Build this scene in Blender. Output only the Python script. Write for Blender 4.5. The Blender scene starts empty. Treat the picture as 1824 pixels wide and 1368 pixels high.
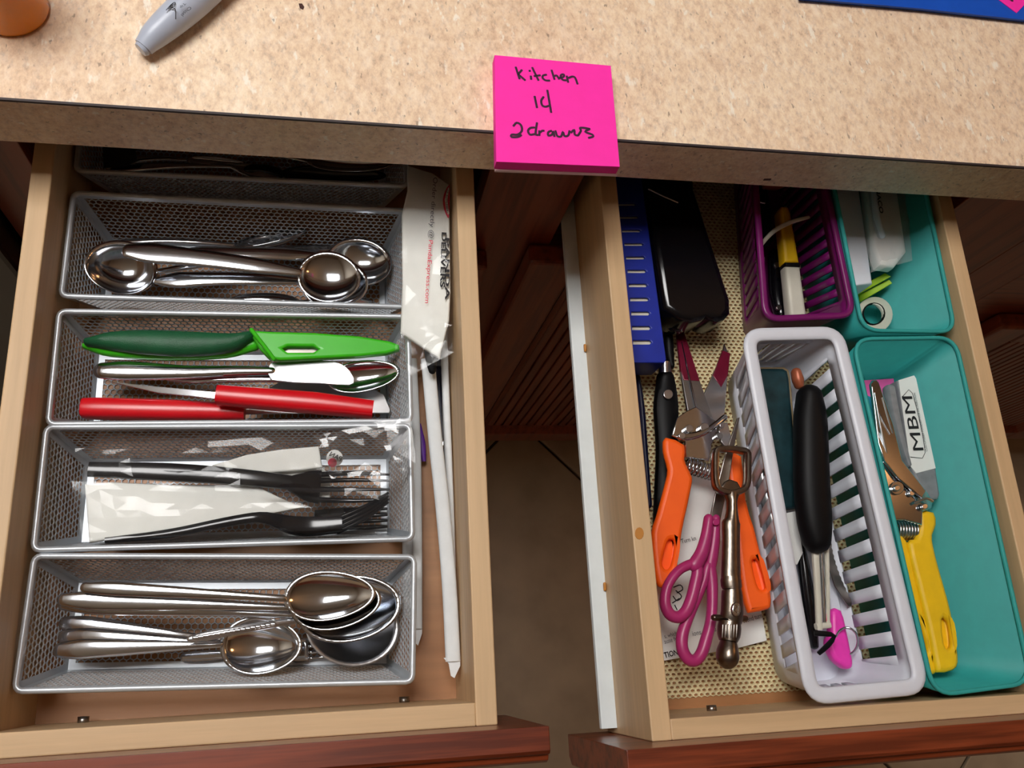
import bpy, bmesh, math, random
import numpy as np
from mathutils import Vector, Matrix

random.seed(7)
rng = np.random.default_rng(7)
SC = bpy.context.scene
COL = SC.collection
H = 0.914                      # height of the worktop above the floor

# ------------------------------------------------------------------ camera
F_PX = 1555.777
CAM = np.array([0.0, -0.31536, H + 0.46168])
def rotm(rx, ry, rz):
    cx, sx, cy, sy, cz, sz = math.cos(rx), math.sin(rx), math.cos(ry), math.sin(ry), math.cos(rz), math.sin(rz)
    return (np.array([[cz, -sz, 0], [sz, cz, 0], [0, 0, 1]]) @ np.array([[cy, 0, sy], [0, 1, 0], [-sy, 0, cy]])
            @ np.array([[1, 0, 0], [0, cx, -sx], [0, sx, cx]]))
RC = rotm(0.31751, -0.19175, -0.05289)
cd = bpy.data.cameras.new('camera'); cam = bpy.data.objects.new('camera', cd); COL.objects.link(cam)
cd.sensor_width = 36.0; cd.lens = F_PX / 1824 * 36.0; cd.clip_start = 0.01; cd.clip_end = 50
cam.matrix_world = Matrix.Translation(Vector(CAM)) @ Matrix([list(r) for r in RC]).to_4x4()
SC.camera = cam

# ------------------------------------------------------------------ world, lights, exposure
wd = bpy.data.worlds.new('world'); SC.world = wd; wd.use_nodes = True
wd.node_tree.nodes['Background'].inputs[0].default_value = (0.75, 0.82, 0.95, 1)
wd.node_tree.nodes['Background'].inputs[1].default_value = 0.6
SC.view_settings.view_transform = 'Standard'; SC.view_settings.look = 'None'
SC.view_settings.exposure = 0.0; SC.view_settings.gamma = 1.0; SC.view_settings.use_curve_mapping = False
# both lamps are known from their mirror images in the spoons; the room has no other light
CEIL_LIGHT = dict(loc=(-0.40, 0.20, 2.40), size=(0.80, 0.55), power=25.0, col=(1.0, 0.98, 0.96))
PENDANT = dict(loc=(1.45, 0.1, 1.85), power=2.2, col=(1.0, 0.45, 0.16))

# ------------------------------------------------------------------ materials
def lin(c):
    return tuple(((v / 255) / 12.92 if v / 255 <= 0.04045 else ((v / 255 + 0.055) / 1.055) ** 2.4) for v in c)
def new_mat(name):
    m = bpy.data.materials.new(name); m.use_nodes = True
    nt = m.node_tree; b = nt.nodes['Principled BSDF']
    return m, nt, b
def coords(nt, scale=(1, 1, 1), rot=(0, 0, 0)):
    tc = nt.nodes.new('ShaderNodeTexCoord'); mp = nt.nodes.new('ShaderNodeMapping')
    mp.inputs['Scale'].default_value = scale; mp.inputs['Rotation'].default_value = rot
    nt.links.new(tc.outputs['Object'], mp.inputs['Vector']); return mp.outputs['Vector']
def noise(nt, vec, scale, detail=3, rough=.5):
    n = nt.nodes.new('ShaderNodeTexNoise'); n.inputs['Scale'].default_value = scale
    n.inputs['Detail'].default_value = detail; n.inputs['Roughness'].default_value = rough
    nt.links.new(vec, n.inputs['Vector']); return n.outputs['Fac']
def ramp(nt, fac, stops):
    r = nt.nodes.new('ShaderNodeValToRGB'); e = r.color_ramp.elements
    while len(e) < len(stops): e.new(0.5)
    for k, (p, c) in enumerate(stops): e[k].position = p; e[k].color = (*c, 1)
    nt.links.new(fac, r.inputs['Fac']); return r.outputs['Color']
def mixc(nt, fac, a, b, mode='MIX'):
    m = nt.nodes.new('ShaderNodeMix'); m.data_type = 'RGBA'; m.blend_type = mode
    if isinstance(fac, float): m.inputs[0].default_value = fac
    else: nt.links.new(fac, m.inputs[0])
    for k, v in ((6, a), (7, b)):
        if isinstance(v, tuple): m.inputs[k].default_value = (*v[:3], 1)
        else: nt.links.new(v, m.inputs[k])
    return m.outputs[2]
def bump(nt, b, fac, strength, dist=.001):
    bp = nt.nodes.new('ShaderNodeBump'); bp.inputs['Strength'].default_value = strength
    bp.inputs['Distance'].default_value = dist
    nt.links.new(fac, bp.inputs['Height']); nt.links.new(bp.outputs['Normal'], b.inputs['Normal'])
def pm(name, col, rough=.5, metal=0.0, var=.08, scale=90.0, bmp=0.0, bscale=400.0, coat=0.0, spec=.5, trans=0.0, sss=0.0):
    m, nt, b = new_mat(name); c = lin(col); v = coords(nt)
    f = noise(nt, v, scale)
    cc = ramp(nt, f, [(.3, tuple(x * (1 - var) for x in c)), (.7, tuple(min(1, x * (1 + var)) for x in c))])
    nt.links.new(cc, b.inputs['Base Color'])
    b.inputs['Roughness'].default_value = rough; b.inputs['Metallic'].default_value = metal
    b.inputs['Specular IOR Level'].default_value = spec
    if coat: b.inputs['Coat Weight'].default_value = coat; b.inputs['Coat Roughness'].default_value = .08
    if trans: b.inputs['Transmission Weight'].default_value = trans
    if sss: b.inputs['Subsurface Weight'].default_value = sss; b.inputs['Subsurface Radius'].default_value = (.004, .004, .004)
    if bmp: bump(nt, b, noise(nt, v, bscale, 2), bmp)
    return m
def wood(name, ca, cb, grain=(1, 1, 1), scale=1.0, rough=.45, coat=0.0, rot=(0, 0, 0), streak=None):
    m, nt, b = new_mat(name); v = coords(nt, grain, rot)
    f1 = noise(nt, v, 26 * scale, 5, .6); f2 = noise(nt, v, 140 * scale, 3, .6)
    c1 = ramp(nt, f1, [(.3, lin(ca)), (.7, lin(cb))])
    c2 = ramp(nt, f2, [(.38, lin(streak or ca)), (.55, (1, 1, 1))]) if streak else ramp(nt, f2, [(.3, (.82, .82, .82)), (.7, (1, 1, 1))])
    cc = mixc(nt, .55 if streak else .8, c1, c2, 'MULTIPLY')
    nt.links.new(cc, b.inputs['Base Color']); b.inputs['Roughness'].default_value = rough
    if coat: b.inputs['Coat Weight'].default_value = coat; b.inputs['Coat Roughness'].default_value = .25
    bump(nt, b, f2, .12, .0006)
    return m
def laminate():
    m, nt, b = new_mat('laminate_stone'); v = coords(nt); vd = coords(nt, (1, .45, 1), (0, 0, math.radians(38)))
    vg = coords(nt, (1, .62, 1), (0, 0, math.radians(40)))
    base = ramp(nt, noise(nt, v, 9, 3), [(.3, lin((224, 190, 152))), (.5, lin((232, 204, 168))), (.7, lin((240, 218, 186)))])
    fleck = noise(nt, vg, 270, 3, .7)
    c = mixc(nt, .6, base, ramp(nt, fleck, [(.30, lin((158, 118, 86))), (.43, lin((222, 190, 154))), (.58, lin((250, 232, 204))), (.70, lin((255, 252, 240)))]), 'MULTIPLY')
    c = mixc(nt, .30, c, ramp(nt, noise(nt, vg, 120, 5, .8), [(.34, lin((184, 138, 98))), (.47, lin((226, 194, 152))), (.64, lin((250, 238, 216)))]))
    # warm rust patches, pale quartz flecks, sparse dark pits
    pt = ramp(nt, noise(nt, v, 45, 4, .7), [(.58, (0, 0, 0)), (.74, (1, 1, 1))])
    c = mixc(nt, mul(nt, pt, .5), c, lin((184, 132, 92)))
    ql = ramp(nt, noise(nt, vd, 160, 3, .6), [(.62, (0, 0, 0)), (.70, (1, 1, 1))])
    c = mixc(nt, mul(nt, ql, .7), c, lin((240, 232, 214)))
    dk = ramp(nt, noise(nt, vd, 310, 2, .5), [(.665, (0, 0, 0)), (.73, (1, 1, 1))])
    c = mixc(nt, mul(nt, dk, .6), c, lin((104, 78, 58)))
    hs = nt.nodes.new('ShaderNodeHueSaturation'); hs.inputs['Saturation'].default_value = .78; hs.inputs['Value'].default_value = 1.08; nt.links.new(c, hs.inputs['Color']); c = hs.outputs['Color']
    nt.links.new(c, b.inputs['Base Color']); b.inputs['Roughness'].default_value = .42
    bump(nt, b, fleck, .08, .0004); return m
def mul(nt, col, k):
    n = nt.nodes.new('ShaderNodeMath'); n.operation = 'MULTIPLY'; n.inputs[1].default_value = k
    nt.links.new(col, n.inputs[0]); return n.outputs[0]
def film_mat(name, haze=.06, tint=(1, 1, 1), ior=1.38):
    m = bpy.data.materials.new(name); m.use_nodes = True; nt = m.node_tree; nt.nodes.remove(nt.nodes['Principled BSDF'])
    out = nt.nodes['Material Output']; tr = nt.nodes.new('ShaderNodeBsdfTransparent'); tr.inputs[0].default_value = (*tint, 1)
    gl = nt.nodes.new('ShaderNodeBsdfGlossy'); gl.inputs['Roughness'].default_value = .14
    df = nt.nodes.new('ShaderNodeBsdfDiffuse'); df.inputs[0].default_value = (.85, .87, .88, 1)
    lw = nt.nodes.new('ShaderNodeFresnel'); lw.inputs['IOR'].default_value = ior
    v = coords(nt); f = noise(nt, v, 90, 2)
    bp = nt.nodes.new('ShaderNodeBump'); bp.inputs['Strength'].default_value = .03; bp.inputs['Distance'].default_value = .002
    nt.links.new(f, bp.inputs['Height']); nt.links.new(bp.outputs['Normal'], gl.inputs['Normal']); nt.links.new(bp.outputs['Normal'], lw.inputs['Normal'])
    m1 = nt.nodes.new('ShaderNodeMixShader'); m1.inputs[0].default_value = haze
    nt.links.new(tr.outputs[0], m1.inputs[1]); nt.links.new(df.outputs[0], m1.inputs[2])
    m2 = nt.nodes.new('ShaderNodeMixShader'); nt.links.new(lw.outputs[0], m2.inputs[0])
    nt.links.new(m1.outputs[0], m2.inputs[1]); nt.links.new(gl.outputs[0], m2.inputs[2])
    nt.links.new(m2.outputs[0], out.inputs['Surface']); return m
def emit_mat(name, col, st):
    m = bpy.data.materials.new(name); m.use_nodes = True; nt = m.node_tree; nt.nodes.remove(nt.nodes['Principled BSDF'])
    e = nt.nodes.new('ShaderNodeEmission'); e.inputs[0].default_value = (*col, 1); e.inputs[1].default_value = st
    nt.links.new(e.outputs[0], nt.nodes['Material Output'].inputs[0]); return m

M = {}
M['laminate'] = laminate()
M['seam'] = pm('dark_seam', (52, 42, 44), .6)
M['maple'] = wood('maple', (202, 168, 126), (218, 186, 144), (1, .05, 1), 1.3, .5)
M['maple_x'] = wood('maple_crosswise', (202, 168, 126), (218, 186, 144), (.05, 1, 1), 1.3, .5)
M['maple_panel'] = wood('drawer_bottom_veneer', (160, 108, 66), (186, 134, 88), (.06, 1, 1), .9, .45)
M['cherry_x'] = wood('cherry_front', (116, 48, 24), (140, 64, 34), (.05, 1, 1), 1.0, .35, .3, streak=(84, 36, 26))
M['cherry_z'] = wood('cherry_upright', (118, 46, 24), (146, 66, 36), (1, 1, .05), .8, .35, .25, streak=(150, 80, 60))
M['stain'] = pm('dark_brown_stain', (62, 26, 16), .7)
M['wall'] = pm('wall_paint', (206, 194, 176), .8)
M['wall_tan'] = pm('tan_wall_paint', (150, 124, 100), .8)
M['ceil'] = pm('ceiling_paint', (222, 217, 208), .9)
M['tile'] = pm('floor_tile', (182, 162, 136), .45, var=.15, scale=14, bmp=.05)
M['grout'] = pm('grout', (74, 58, 44), .9)
M['white_slide'] = pm('white_enamel_slide', (218, 226, 228), .35, var=.03)
M['steel'] = pm('polished_steel', (206, 209, 214), .12, 1.0, var=.03)
M['steel_soft'] = pm('brushed_steel', (196, 196, 198), .28, 1.0, var=.05, bmp=.02)
M['steel_dark'] = pm('old_steel', (150, 144, 138), .30, 1.0, var=.1)
M['wire'] = pm('silver_painted_wire', (194, 200, 206), .36, .45, var=.04)
M['black'] = pm('black_plastic', (10, 10, 12), .5, spec=.2, var=.1)
M['black_gloss'] = pm('glossy_black_plastic', (10, 10, 14), .16, var=.1)
M['navy'] = pm('navy_plastic', (16, 18, 52), .4)
M['white_paper'] = pm('white_paper', (232, 232, 228), .85, var=.02, bmp=.05, bscale=900)
M['napkin'] = pm('napkin_paper', (226, 226, 220), .9, var=.03, bmp=.12, bscale=1200)
M['wrapper'] = pm('straw_wrapper_paper', (222, 226, 228), .75, var=.04, bmp=.1, bscale=700)
M['green'] = pm('lime_green_plastic', (62, 190, 28), .35, var=.04)
M['dkgreen'] = pm('dark_green_grip', (20, 84, 50), .5, var=.12, bmp=.25, bscale=1500)
M['red'] = pm('red_plastic', (206, 14, 28), .28, var=.05)
M['pink'] = pm('hot_pink_paper', (255, 40, 172), .75, var=.03)
M['pinkpale'] = pm('pale_pink_paper', (246, 214, 224), .8, var=.02)
M['ink'] = pm('marker_ink', (52, 6, 44), .7)
M['print'] = pm('black_print', (22, 20, 26), .7)
M['printgrey'] = pm('grey_print', (92, 92, 100), .7)
M['printred'] = pm('red_print', (222, 48, 78), .7)
M['blue'] = pm('blue_plastic', (16, 40, 150), .42, var=.08)
M['bluefolder'] = pm('blue_vinyl', (8, 80, 190), .5, var=.05)
M['purple'] = pm('purple_plastic', (110, 18, 92), .36, var=.06)
M['purple2'] = pm('violet_wrapper', (96, 38, 150), .5)
M['whiteplastic'] = pm('white_plastic', (216, 220, 230), .38, var=.02, sss=.1)
M['teal'] = pm('teal_plastic', (50, 156, 152), .5, var=.04, spec=.3)
M['orange'] = pm('orange_plastic', (255, 98, 14), .5, var=.04, bmp=.04, bscale=1500)
M['yellow'] = pm('yellow_plastic', (238, 190, 12), .5, var=.05)
M['magenta'] = pm('magenta_plastic', (168, 44, 104), .36, var=.05)
M['maroon'] = pm('maroon_coating', (110, 20, 46), .3, .2, var=.1)
M['pewter'] = pm('antique_pewter', (124, 114, 104), .30, 1.0, var=.15, scale=200, bmp=.1)
M['liner'] = pm('woven_liner', (220, 206, 164), .85, var=.1)
M['greyplastic'] = pm('grey_plastic', (128, 130, 134), .5, var=.12, scale=160)
M['tin'] = pm('weathered_green_tin', (26, 56, 62), .4, .2, var=.5, scale=70)
M['tan'] = pm('tan_edge', (150, 130, 96), .5)
M['copper'] = pm('copper_brown', (168, 92, 62), .4, .3)
M['lime'] = pm('lime_stick', (176, 214, 20), .4)
M['ivory'] = pm('ivory_plastic', (208, 204, 188), .45, var=.04)
M['cyan'] = pm('cyan_print', (30, 140, 170), .6)
M['pinkprint'] = pm('pink_print', (232, 96, 170), .6)
M['hotpinkplastic'] = pm('hot_pink_plastic', (240, 60, 180), .4)
M['marker'] = pm('marker_grey', (176, 184, 200), .35, var=.03)
M['film'] = film_mat('clear_film', .012)
M['filmcrisp'] = film_mat('crisp_film', .02, ior=1.6)
M['filmhazy'] = film_mat('hazy_film', .22)
M['amber'] = pm('amber_plastic', (250, 150, 20), .18, var=.03, trans=.3)
M['pill_label'] = pm('pill_label', (236, 196, 120), .7)
M['rust'] = pm('glue_drip', (186, 124, 50), .5)
M['scratch'] = pm('worn_edge', (150, 92, 70), .6)
M['applblack'] = pm('appliance_black', (22, 20, 20), .3)

# ------------------------------------------------------------------ pixels to places
def A(px, py, z):
    """photo pixel -> world point on the horizontal plane z metres above the worktop"""
    d = RC @ np.array([(px - 912) / F_PX, -(py - 684) / F_PX, -1.0]); t = (H + z - CAM[2]) / d[2]
    return CAM + t * d
def AY(px, py, y):
    d = RC @ np.array([(px - 912) / F_PX, -(py - 684) / F_PX, -1.0]); t = (y - CAM[1]) / d[1]
    return CAM + t * d
def W(px, z): return px * (0.46168 - z) / F_PX

# ------------------------------------------------------------------ object helpers
ORG = {}
def tag(o, label, cat, group=None, kind=None):
    if label: o['label'] = label
    if cat: o['category'] = cat
    if group: o['group'] = group
    if kind: o['kind'] = kind
    return o
def thing(name, label, cat, base, group=None):
    o = bpy.data.objects.new(name, None); o.empty_display_size = .02; COL.objects.link(o)
    o.location = tuple(base); ORG[o.name] = np.array(base, float)
    return tag(o, label, cat, group)
def mk(name, V, Fc, mat, parent=None, smooth=True, bevel=0.0, seg=2, solid=0.0, soff=-1.0, origin=None):
    V = np.asarray(V, float)
    if parent is not None: org = ORG[parent.name]
    elif origin is not None: org = np.asarray(origin, float)
    else: org = np.array([*(V[:, :2].min(0) + V[:, :2].max(0)) / 2, V[:, 2].min()])
    me = bpy.data.meshes.new(name); me.from_pydata([tuple(v) for v in (V - org)], [], [tuple(int(i) for i in f) for f in Fc])
    bm = bmesh.new(); bm.from_mesh(me); bmesh.ops.recalc_face_normals(bm, faces=bm.faces); bm.to_mesh(me); bm.free()
    return fin(name, me, mat, parent, org, smooth, bevel, seg, solid, soff)
def fin(name, me, mat, parent, org, smooth=True, bevel=0.0, seg=2, solid=0.0, soff=-1.0):
    me.materials.clear(); me.materials.append(M[mat] if isinstance(mat, str) else mat)
    if smooth:
        for p in me.polygons: p.use_smooth = True
        if smooth == 'auto':
            try: me.set_sharp_from_angle(angle=math.radians(38))
            except Exception: pass
    o = bpy.data.objects.new(name, me); COL.objects.link(o)
    if parent is not None: o.parent = parent; ORG[o.name] = ORG[parent.name]
    else: o.location = tuple(org); ORG[o.name] = np.asarray(org, float)
    if solid:
        s = o.modifiers.new('thick', 'SOLIDIFY'); s.thickness = solid; s.offset = soff
    if bevel:
        b = o.modifiers.new('round', 'BEVEL'); b.width = bevel; b.segments = seg; b.limit_method = 'ANGLE'; b.angle_limit = math.radians(40)
    return o
def boxg(x0, x1, y0, y1, z0, z1):
    V = [(x, y, z) for z in (z0, z1) for y in (y0, y1) for x in (x0, x1)]
    return V, [(0, 2, 3, 1), (4, 5, 7, 6), (0, 1, 5, 4), (2, 6, 7, 3), (0, 4, 6, 2), (1, 3, 7, 5)]
def box(name, x0, x1, y0, y1, z0, z1, mat, parent=None, bevel=0.0):
    V, Fc = boxg(x0, x1, y0, y1, H + z0, H + z1)
    return mk(name, V, Fc, mat, parent, smooth=False, bevel=bevel)
def join(parts):
    V = []; Fc = []
    for v, f in parts:
        k = len(V); V += [tuple(q) for q in v]; Fc += [tuple(i + k for i in g) for g in f]
    return V, Fc
def catmull(P, m, closed=False):
    P = np.asarray(P, float); n = len(P); out = []
    if m <= 1: return P
    for i in range(n if closed else n - 1):
        if closed: a, b, c, d = P[(i - 1) % n], P[i], P[(i + 1) % n], P[(i + 2) % n]
        else: b, c = P[i], P[i + 1]; a = P[i - 1] if i else 2 * b - c; d = P[i + 2] if i + 2 < n else 2 * c - b
        for k in range(m):
            t = k / m
            out.append(.5 * ((2 * b) + (-a + c) * t + (2 * a - 5 * b + 4 * c - d) * t * t + (-a + 3 * b - 3 * c + d) * t ** 3))
    if not closed: out.append(P[-1])
    return np.array(out)
def loftg(pts, hw, ht, n=12, e=2.0, closed=False, sm=1, up=(0, 0, 1), roundcap=False):
    pts = np.asarray(pts, float); k = len(pts)
    hw = np.full(k, hw) if np.isscalar(hw) else np.asarray(hw, float); ht = np.full(k, ht) if np.isscalar(ht) else np.asarray(ht, float)
    Q = catmull(np.c_[pts, hw, ht], sm, closed); P = Q[:, :3]; hw = np.maximum(Q[:, 3], 1e-5); ht = np.maximum(Q[:, 4], 1e-5)
    if roundcap and not closed:
        def cap(P0, P1, w, h, first):
            d = (P0 - P1); d = d / (np.linalg.norm(d) + 1e-12); L = []
            for s in (.35, .7, .92, 1.0):
                c = math.sqrt(max(0.0, 1 - s * s)); c = max(c, .06)
                L.append((P0 + d * s * min(w, h * 3), w * c, h * c))
            return L[::-1] if first else L
        a = cap(P[0], P[1], hw[0], ht[0], True); b = cap(P[-1], P[-2], hw[-1], ht[-1], False)
        P = np.array([q[0] for q in a] + list(P) + [q[0] for q in b])
        hw = np.array([q[1] for q in a] + list(hw) + [q[1] for q in b]); ht = np.array([q[2] for q in a] + list(ht) + [q[2] for q in b])
    N = len(P)
    T = np.roll(P, -1, 0) - np.roll(P, 1, 0)
    if not closed: T[0] = P[1] - P[0]; T[-1] = P[-1] - P[-2]
    T /= np.linalg.norm(T, axis=1)[:, None] + 1e-12
    up = np.array(up, float); S = np.cross(up, T); S /= np.linalg.norm(S, axis=1)[:, None] + 1e-12; U = np.cross(T, S)
    th = np.arange(n) / n * 2 * math.pi; c = np.cos(th); s = np.sin(th)
    cx = np.sign(c) * np.abs(c) ** (2 / e); cy = np.sign(s) * np.abs(s) ** (2 / e)
    V = (P[:, None, :] + S[:, None, :] * (hw[:, None] * cx)[:, :, None] + U[:, None, :] * (ht[:, None] * cy)[:, :, None]).reshape(-1, 3)
    Fc = []
    for i in range(N if closed else N - 1):
        j = (i + 1) % N
        for q in range(n): r = (q + 1) % n; Fc.append((i * n + q, i * n + r, j * n + r, j * n + q))
    if not closed: Fc.append(tuple(range(n))[::-1]); Fc.append(tuple((N - 1) * n + q for q in range(n)))
    return V, Fc
def loft(name, path, hwpx, ht, mat, parent=None, smooth='auto', **kw):
    """path: (px, py, z) list; hwpx: half widths in photo pixels; ht: half thickness in metres"""
    P = [A(*p) for p in path]
    hwl = [hwpx] * len(path) if np.isscalar(hwpx) else hwpx
    hw = [W(w, p[2]) for w, p in zip(hwl, path)]
    V, Fc = loftg(P, hw, ht, **kw)
    return mk(name, V, Fc, mat, parent, smooth=smooth)
def curve_plate(loops, th, bev):
    cu = bpy.data.curves.new('tmp', 'CURVE'); cu.dimensions = '2D'; cu.fill_mode = 'BOTH'
    cu.extrude = max(th / 2 - bev, 1e-5); cu.bevel_depth = bev; cu.bevel_resolution = 2; cu.offset = -bev
    for L in loops:
        s = cu.splines.new('POLY'); s.points.add(len(L) - 1); s.use_cyclic_u = True
        for p, q in zip(s.points, L): p.co = (q[0], q[1], 0, 1)
    o = bpy.data.objects.new('tmp', cu); COL.objects.link(o); bpy.context.view_layer.update()
    dg = bpy.context.evaluated_depsgraph_get(); me = bpy.data.meshes.new_from_object(o.evaluated_get(dg))
    bpy.data.objects.remove(o); bpy.data.curves.remove(cu); return me
def plate(name, px, z, th, mat, parent=None, bev=.0006, holes=(), sm=1, tilt=None, smooth='auto', bend=None):
    """flat piece: outline in pixels on its top surface (height z), real thickness th, optional holes"""
    zf = (lambda x, y: z)
    if tilt:
        (ax, ay, az), (bx, by, bz) = tilt; dv = np.array([bx - ax, by - ay], float); L2 = dv @ dv
        zf = lambda x, y: az + (bz - az) * float(np.clip(((np.array([x - ax, y - ay]) @ dv) / L2), -.3, 1.3))
    def unp(pts):
        return np.array([A(x, y, zf(x, y)) for x, y in (catmull(pts, sm, True) if sm > 1 else pts)])
    loops3 = [unp(px)] + [unp(h) for h in holes]
    c0 = loops3[0].mean(0)
    loops = [[(q[0] - c0[0], q[1] - c0[1]) for q in L] for L in loops3]
    me = curve_plate(loops, th, min(bev, th * .45))
    if tilt:
        X = np.c_[loops3[0][:, :2] - c0[:2], np.ones(len(loops3[0]))]; co, *_ = np.linalg.lstsq(X, loops3[0][:, 2], rcond=None)
    else: co = (0, 0, H + z)
    n = len(me.vertices); V = np.empty(n * 3); me.vertices.foreach_get('co', V); V = V.reshape(-1, 3)
    V[:, 2] += -th / 2 + co[0] * V[:, 0] + co[1] * V[:, 1] + co[2]; V[:, :2] += c0[:2]
    if bend: V[:, 2] += np.array([bend(x, y) for x, y, _ in V])
    org = ORG[parent.name] if parent is not None else np.array([c0[0], c0[1], V[:, 2].min()])
    me.vertices.foreach_set('co', (V - org).ravel()); me.update(); me.name = name
    return fin(name, me, mat, parent, org, smooth)
def disc(cx, cy, r, k=20, ry=None): return [(cx + r * math.cos(a), cy + (ry or r) * math.sin(a)) for a in np.arange(k) / k * 2 * math.pi]
def puck(name, px, py, r, z0, z1, mat, parent, bev=.0004):
    return plate(name, disc(px, py, r, 16), z1, z1 - z0, mat, parent, bev)
def text(name, body, p0, p1, z, mat, parent, height=None, flip=False, bold=0.0, lift=.0003):
    a = A(p0[0], p0[1], z); b = A(p1[0], p1[1], z)
    cu = bpy.data.curves.new('tmp', 'FONT'); cu.body = body; cu.size = 1; cu.offset = bold; cu.extrude = 0; cu.resolution_u = 3
    o = bpy.data.objects.new('tmp', cu); COL.objects.link(o); bpy.context.view_layer.update()
    dg = bpy.context.evaluated_depsgraph_get(); me = bpy.data.meshes.new_from_object(o.evaluated_get(dg))
    bpy.data.objects.remove(o); bpy.data.curves.remove(cu)
    n = len(me.vertices); V = np.empty(n * 3); me.vertices.foreach_get('co', V); V = V.reshape(-1, 3)
    V[:, 0] -= V[:, 0].min(); wdt = V[:, 0].max(); hgt = V[:, 1].max() - min(0, V[:, 1].min())
    d = b - a; L = np.linalg.norm(d); d = d / L; up = np.array([-d[1], d[0], 0]) * (-1 if flip else 1)
    s = L / wdt; sy = s if height is None else W(height, z) / hgt
    Wv = a + np.outer(V[:, 0] * s, d) + np.outer(V[:, 1] * sy, up) + np.array([0, 0, lift])
    me.vertices.foreach_set('co', (Wv - ORG[parent.name]).ravel()); me.update(); me.name = name
    return fin(name, me, mat, parent, ORG[parent.name], smooth=False)
def ribbon(name, strokes, hwpx, z, mat, parent, lift=.0002):
    parts = []
    for st in strokes:
        P = [A(x, y, z + lift) for x, y in st]
        if len(P) == 1: P = [P[0] - (0.0004, 0, 0), P[0] + (0.0004, 0, 0)]
        parts.append(loftg(P, W(hwpx, z), .00012, n=6, sm=3 if len(P) > 2 else 1, roundcap=True))
    V, Fc = join(parts); return mk(name, V, Fc, mat, parent, smooth=False)
def film(name, corners, mat, parent, nx=34, ny=16, amp=.0018, dome=.003, seed=1, freq=1.0, thick=0.0):
    """crinkled sheet; corners (px, py, z) TL TR BR BL"""
    r = np.random.default_rng(seed); C = [A(*c) for c in corners]; V = []
    nz = r.normal(0, 1, (ny + 1, nx + 1)); nz2 = r.normal(0, 1, (ny // 4 + 3, nx // 4 + 3))
    for j in range(ny + 1):
        for i in range(nx + 1):
            u, v = i / nx, j / ny; p = (1 - v) * ((1 - u) * C[0] + u * C[1]) + v * ((1 - u) * C[3] + u * C[2])
            big = nz2[j // 4, i // 4] * (1 - (i % 4) / 4) * (1 - (j % 4) / 4) + nz2[j // 4, i // 4 + 1] * ((i % 4) / 4) * (1 - (j % 4) / 4) \
                + nz2[j // 4 + 1, i // 4] * (1 - (i % 4) / 4) * ((j % 4) / 4) + nz2[j // 4 + 1, i // 4 + 1] * ((i % 4) / 4) * ((j % 4) / 4)
            ed = min(1, 4 * min(u, 1 - u, v, 1 - v) + .25)
            V.append(p + np.array([nz[j, i] * .0004, nz2[j // 4, i // 4] * .0004, amp * (.10 * nz[j, i] + big) * ed * freq + dome * math.sin(math.pi * u) * math.sin(math.pi * v)]))
    Fc = []
    for j in range(ny):
        for i in range(nx):
            a = j * (nx + 1) + i; q = (a, a + 1, a + nx + 2, a + nx + 1)
            Fc += [(q[0], q[1], q[2]), (q[0], q[2], q[3])] if (i + j) % 2 else [(q[0], q[1], q[3]), (q[1], q[2], q[3])]
    return mk(name, V, Fc, mat, parent, smooth=False)

# ------------------------------------------------------------------ room shell
def struct(o): o['kind'] = 'structure'; return o
RX0, RX1, RY0, RY1, CZ = -1.45, 2.7, -2.4, 2.8, 2.44
V, Fc = boxg(RX0, RX1, RY0, RY1, -.06, -.006); floor = struct(mk('floor', V, Fc, 'grout', smooth=False))
g1 = A(891, 778, -H); g2 = A(868, 801, -H); g3 = A(953, 778, -H); g4 = A(1042, 864, -H)
def isect(p, q, r, s):
    d1 = q - p; d2 = s - r; t = ((r - p)[0] * d2[1] - (r - p)[1] * d2[0]) / (d1[0] * d2[1] - d1[1] * d2[0]); return p + t * d1
G0 = isect(g1, g2, g3, g4); TS = .457; gap = .0045
V, Fc = boxg(-TS / 2 + gap / 2, TS / 2 - gap / 2, -TS / 2 + gap / 2, TS / 2 - gap / 2, -.012, 0)
tile0 = mk('tile', V, Fc, 'tile', smooth=False, bevel=.002, origin=(0, 0, 0)); tmesh = tile0.data
ca, sa = math.cos(-math.pi / 4), math.sin(-math.pi / 4); first = True
for i in range(-5, 6):
    for j in range(-5, 6):
        lx, ly = (i + .5) * TS, (j + .5) * TS; x = G0[0] + ca * lx - sa * ly; y = G0[1] + sa * lx + ca * ly
        if not (RX0 + .30 < x < RX1 - .33 and RY0 + .33 < y < .6): continue
        o = tile0 if first else tile0.copy()
        if not first: COL.objects.link(o)
        first = False; o.parent = floor; o.location = (x - floor.location[0], y - floor.location[1], 0 - floor.location[2]); o.rotation_euler = (0, 0, -math.pi / 4)
V, Fc = boxg(RX0, RX1, RY0, RY1, CZ, CZ + .05); struct(mk('ceiling', V, Fc, 'ceil', smooth=False))
for nm, b in dict(wall_left=(RX0 - .05, RX0, RY0, RY1), wall_right=(RX1, RX1 + .05, RY0, RY1), wall_back=(RX0, RX1, RY1, RY1 + .05), wall_front=(RX0, RX1, RY0 - .05, RY0)).items():
    V, Fc = boxg(*b, -.05, CZ + .05); struct(mk(nm, V, Fc, 'wall' if nm in ('wall_left', 'wall_back') else 'wall_tan', smooth=False))
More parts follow.
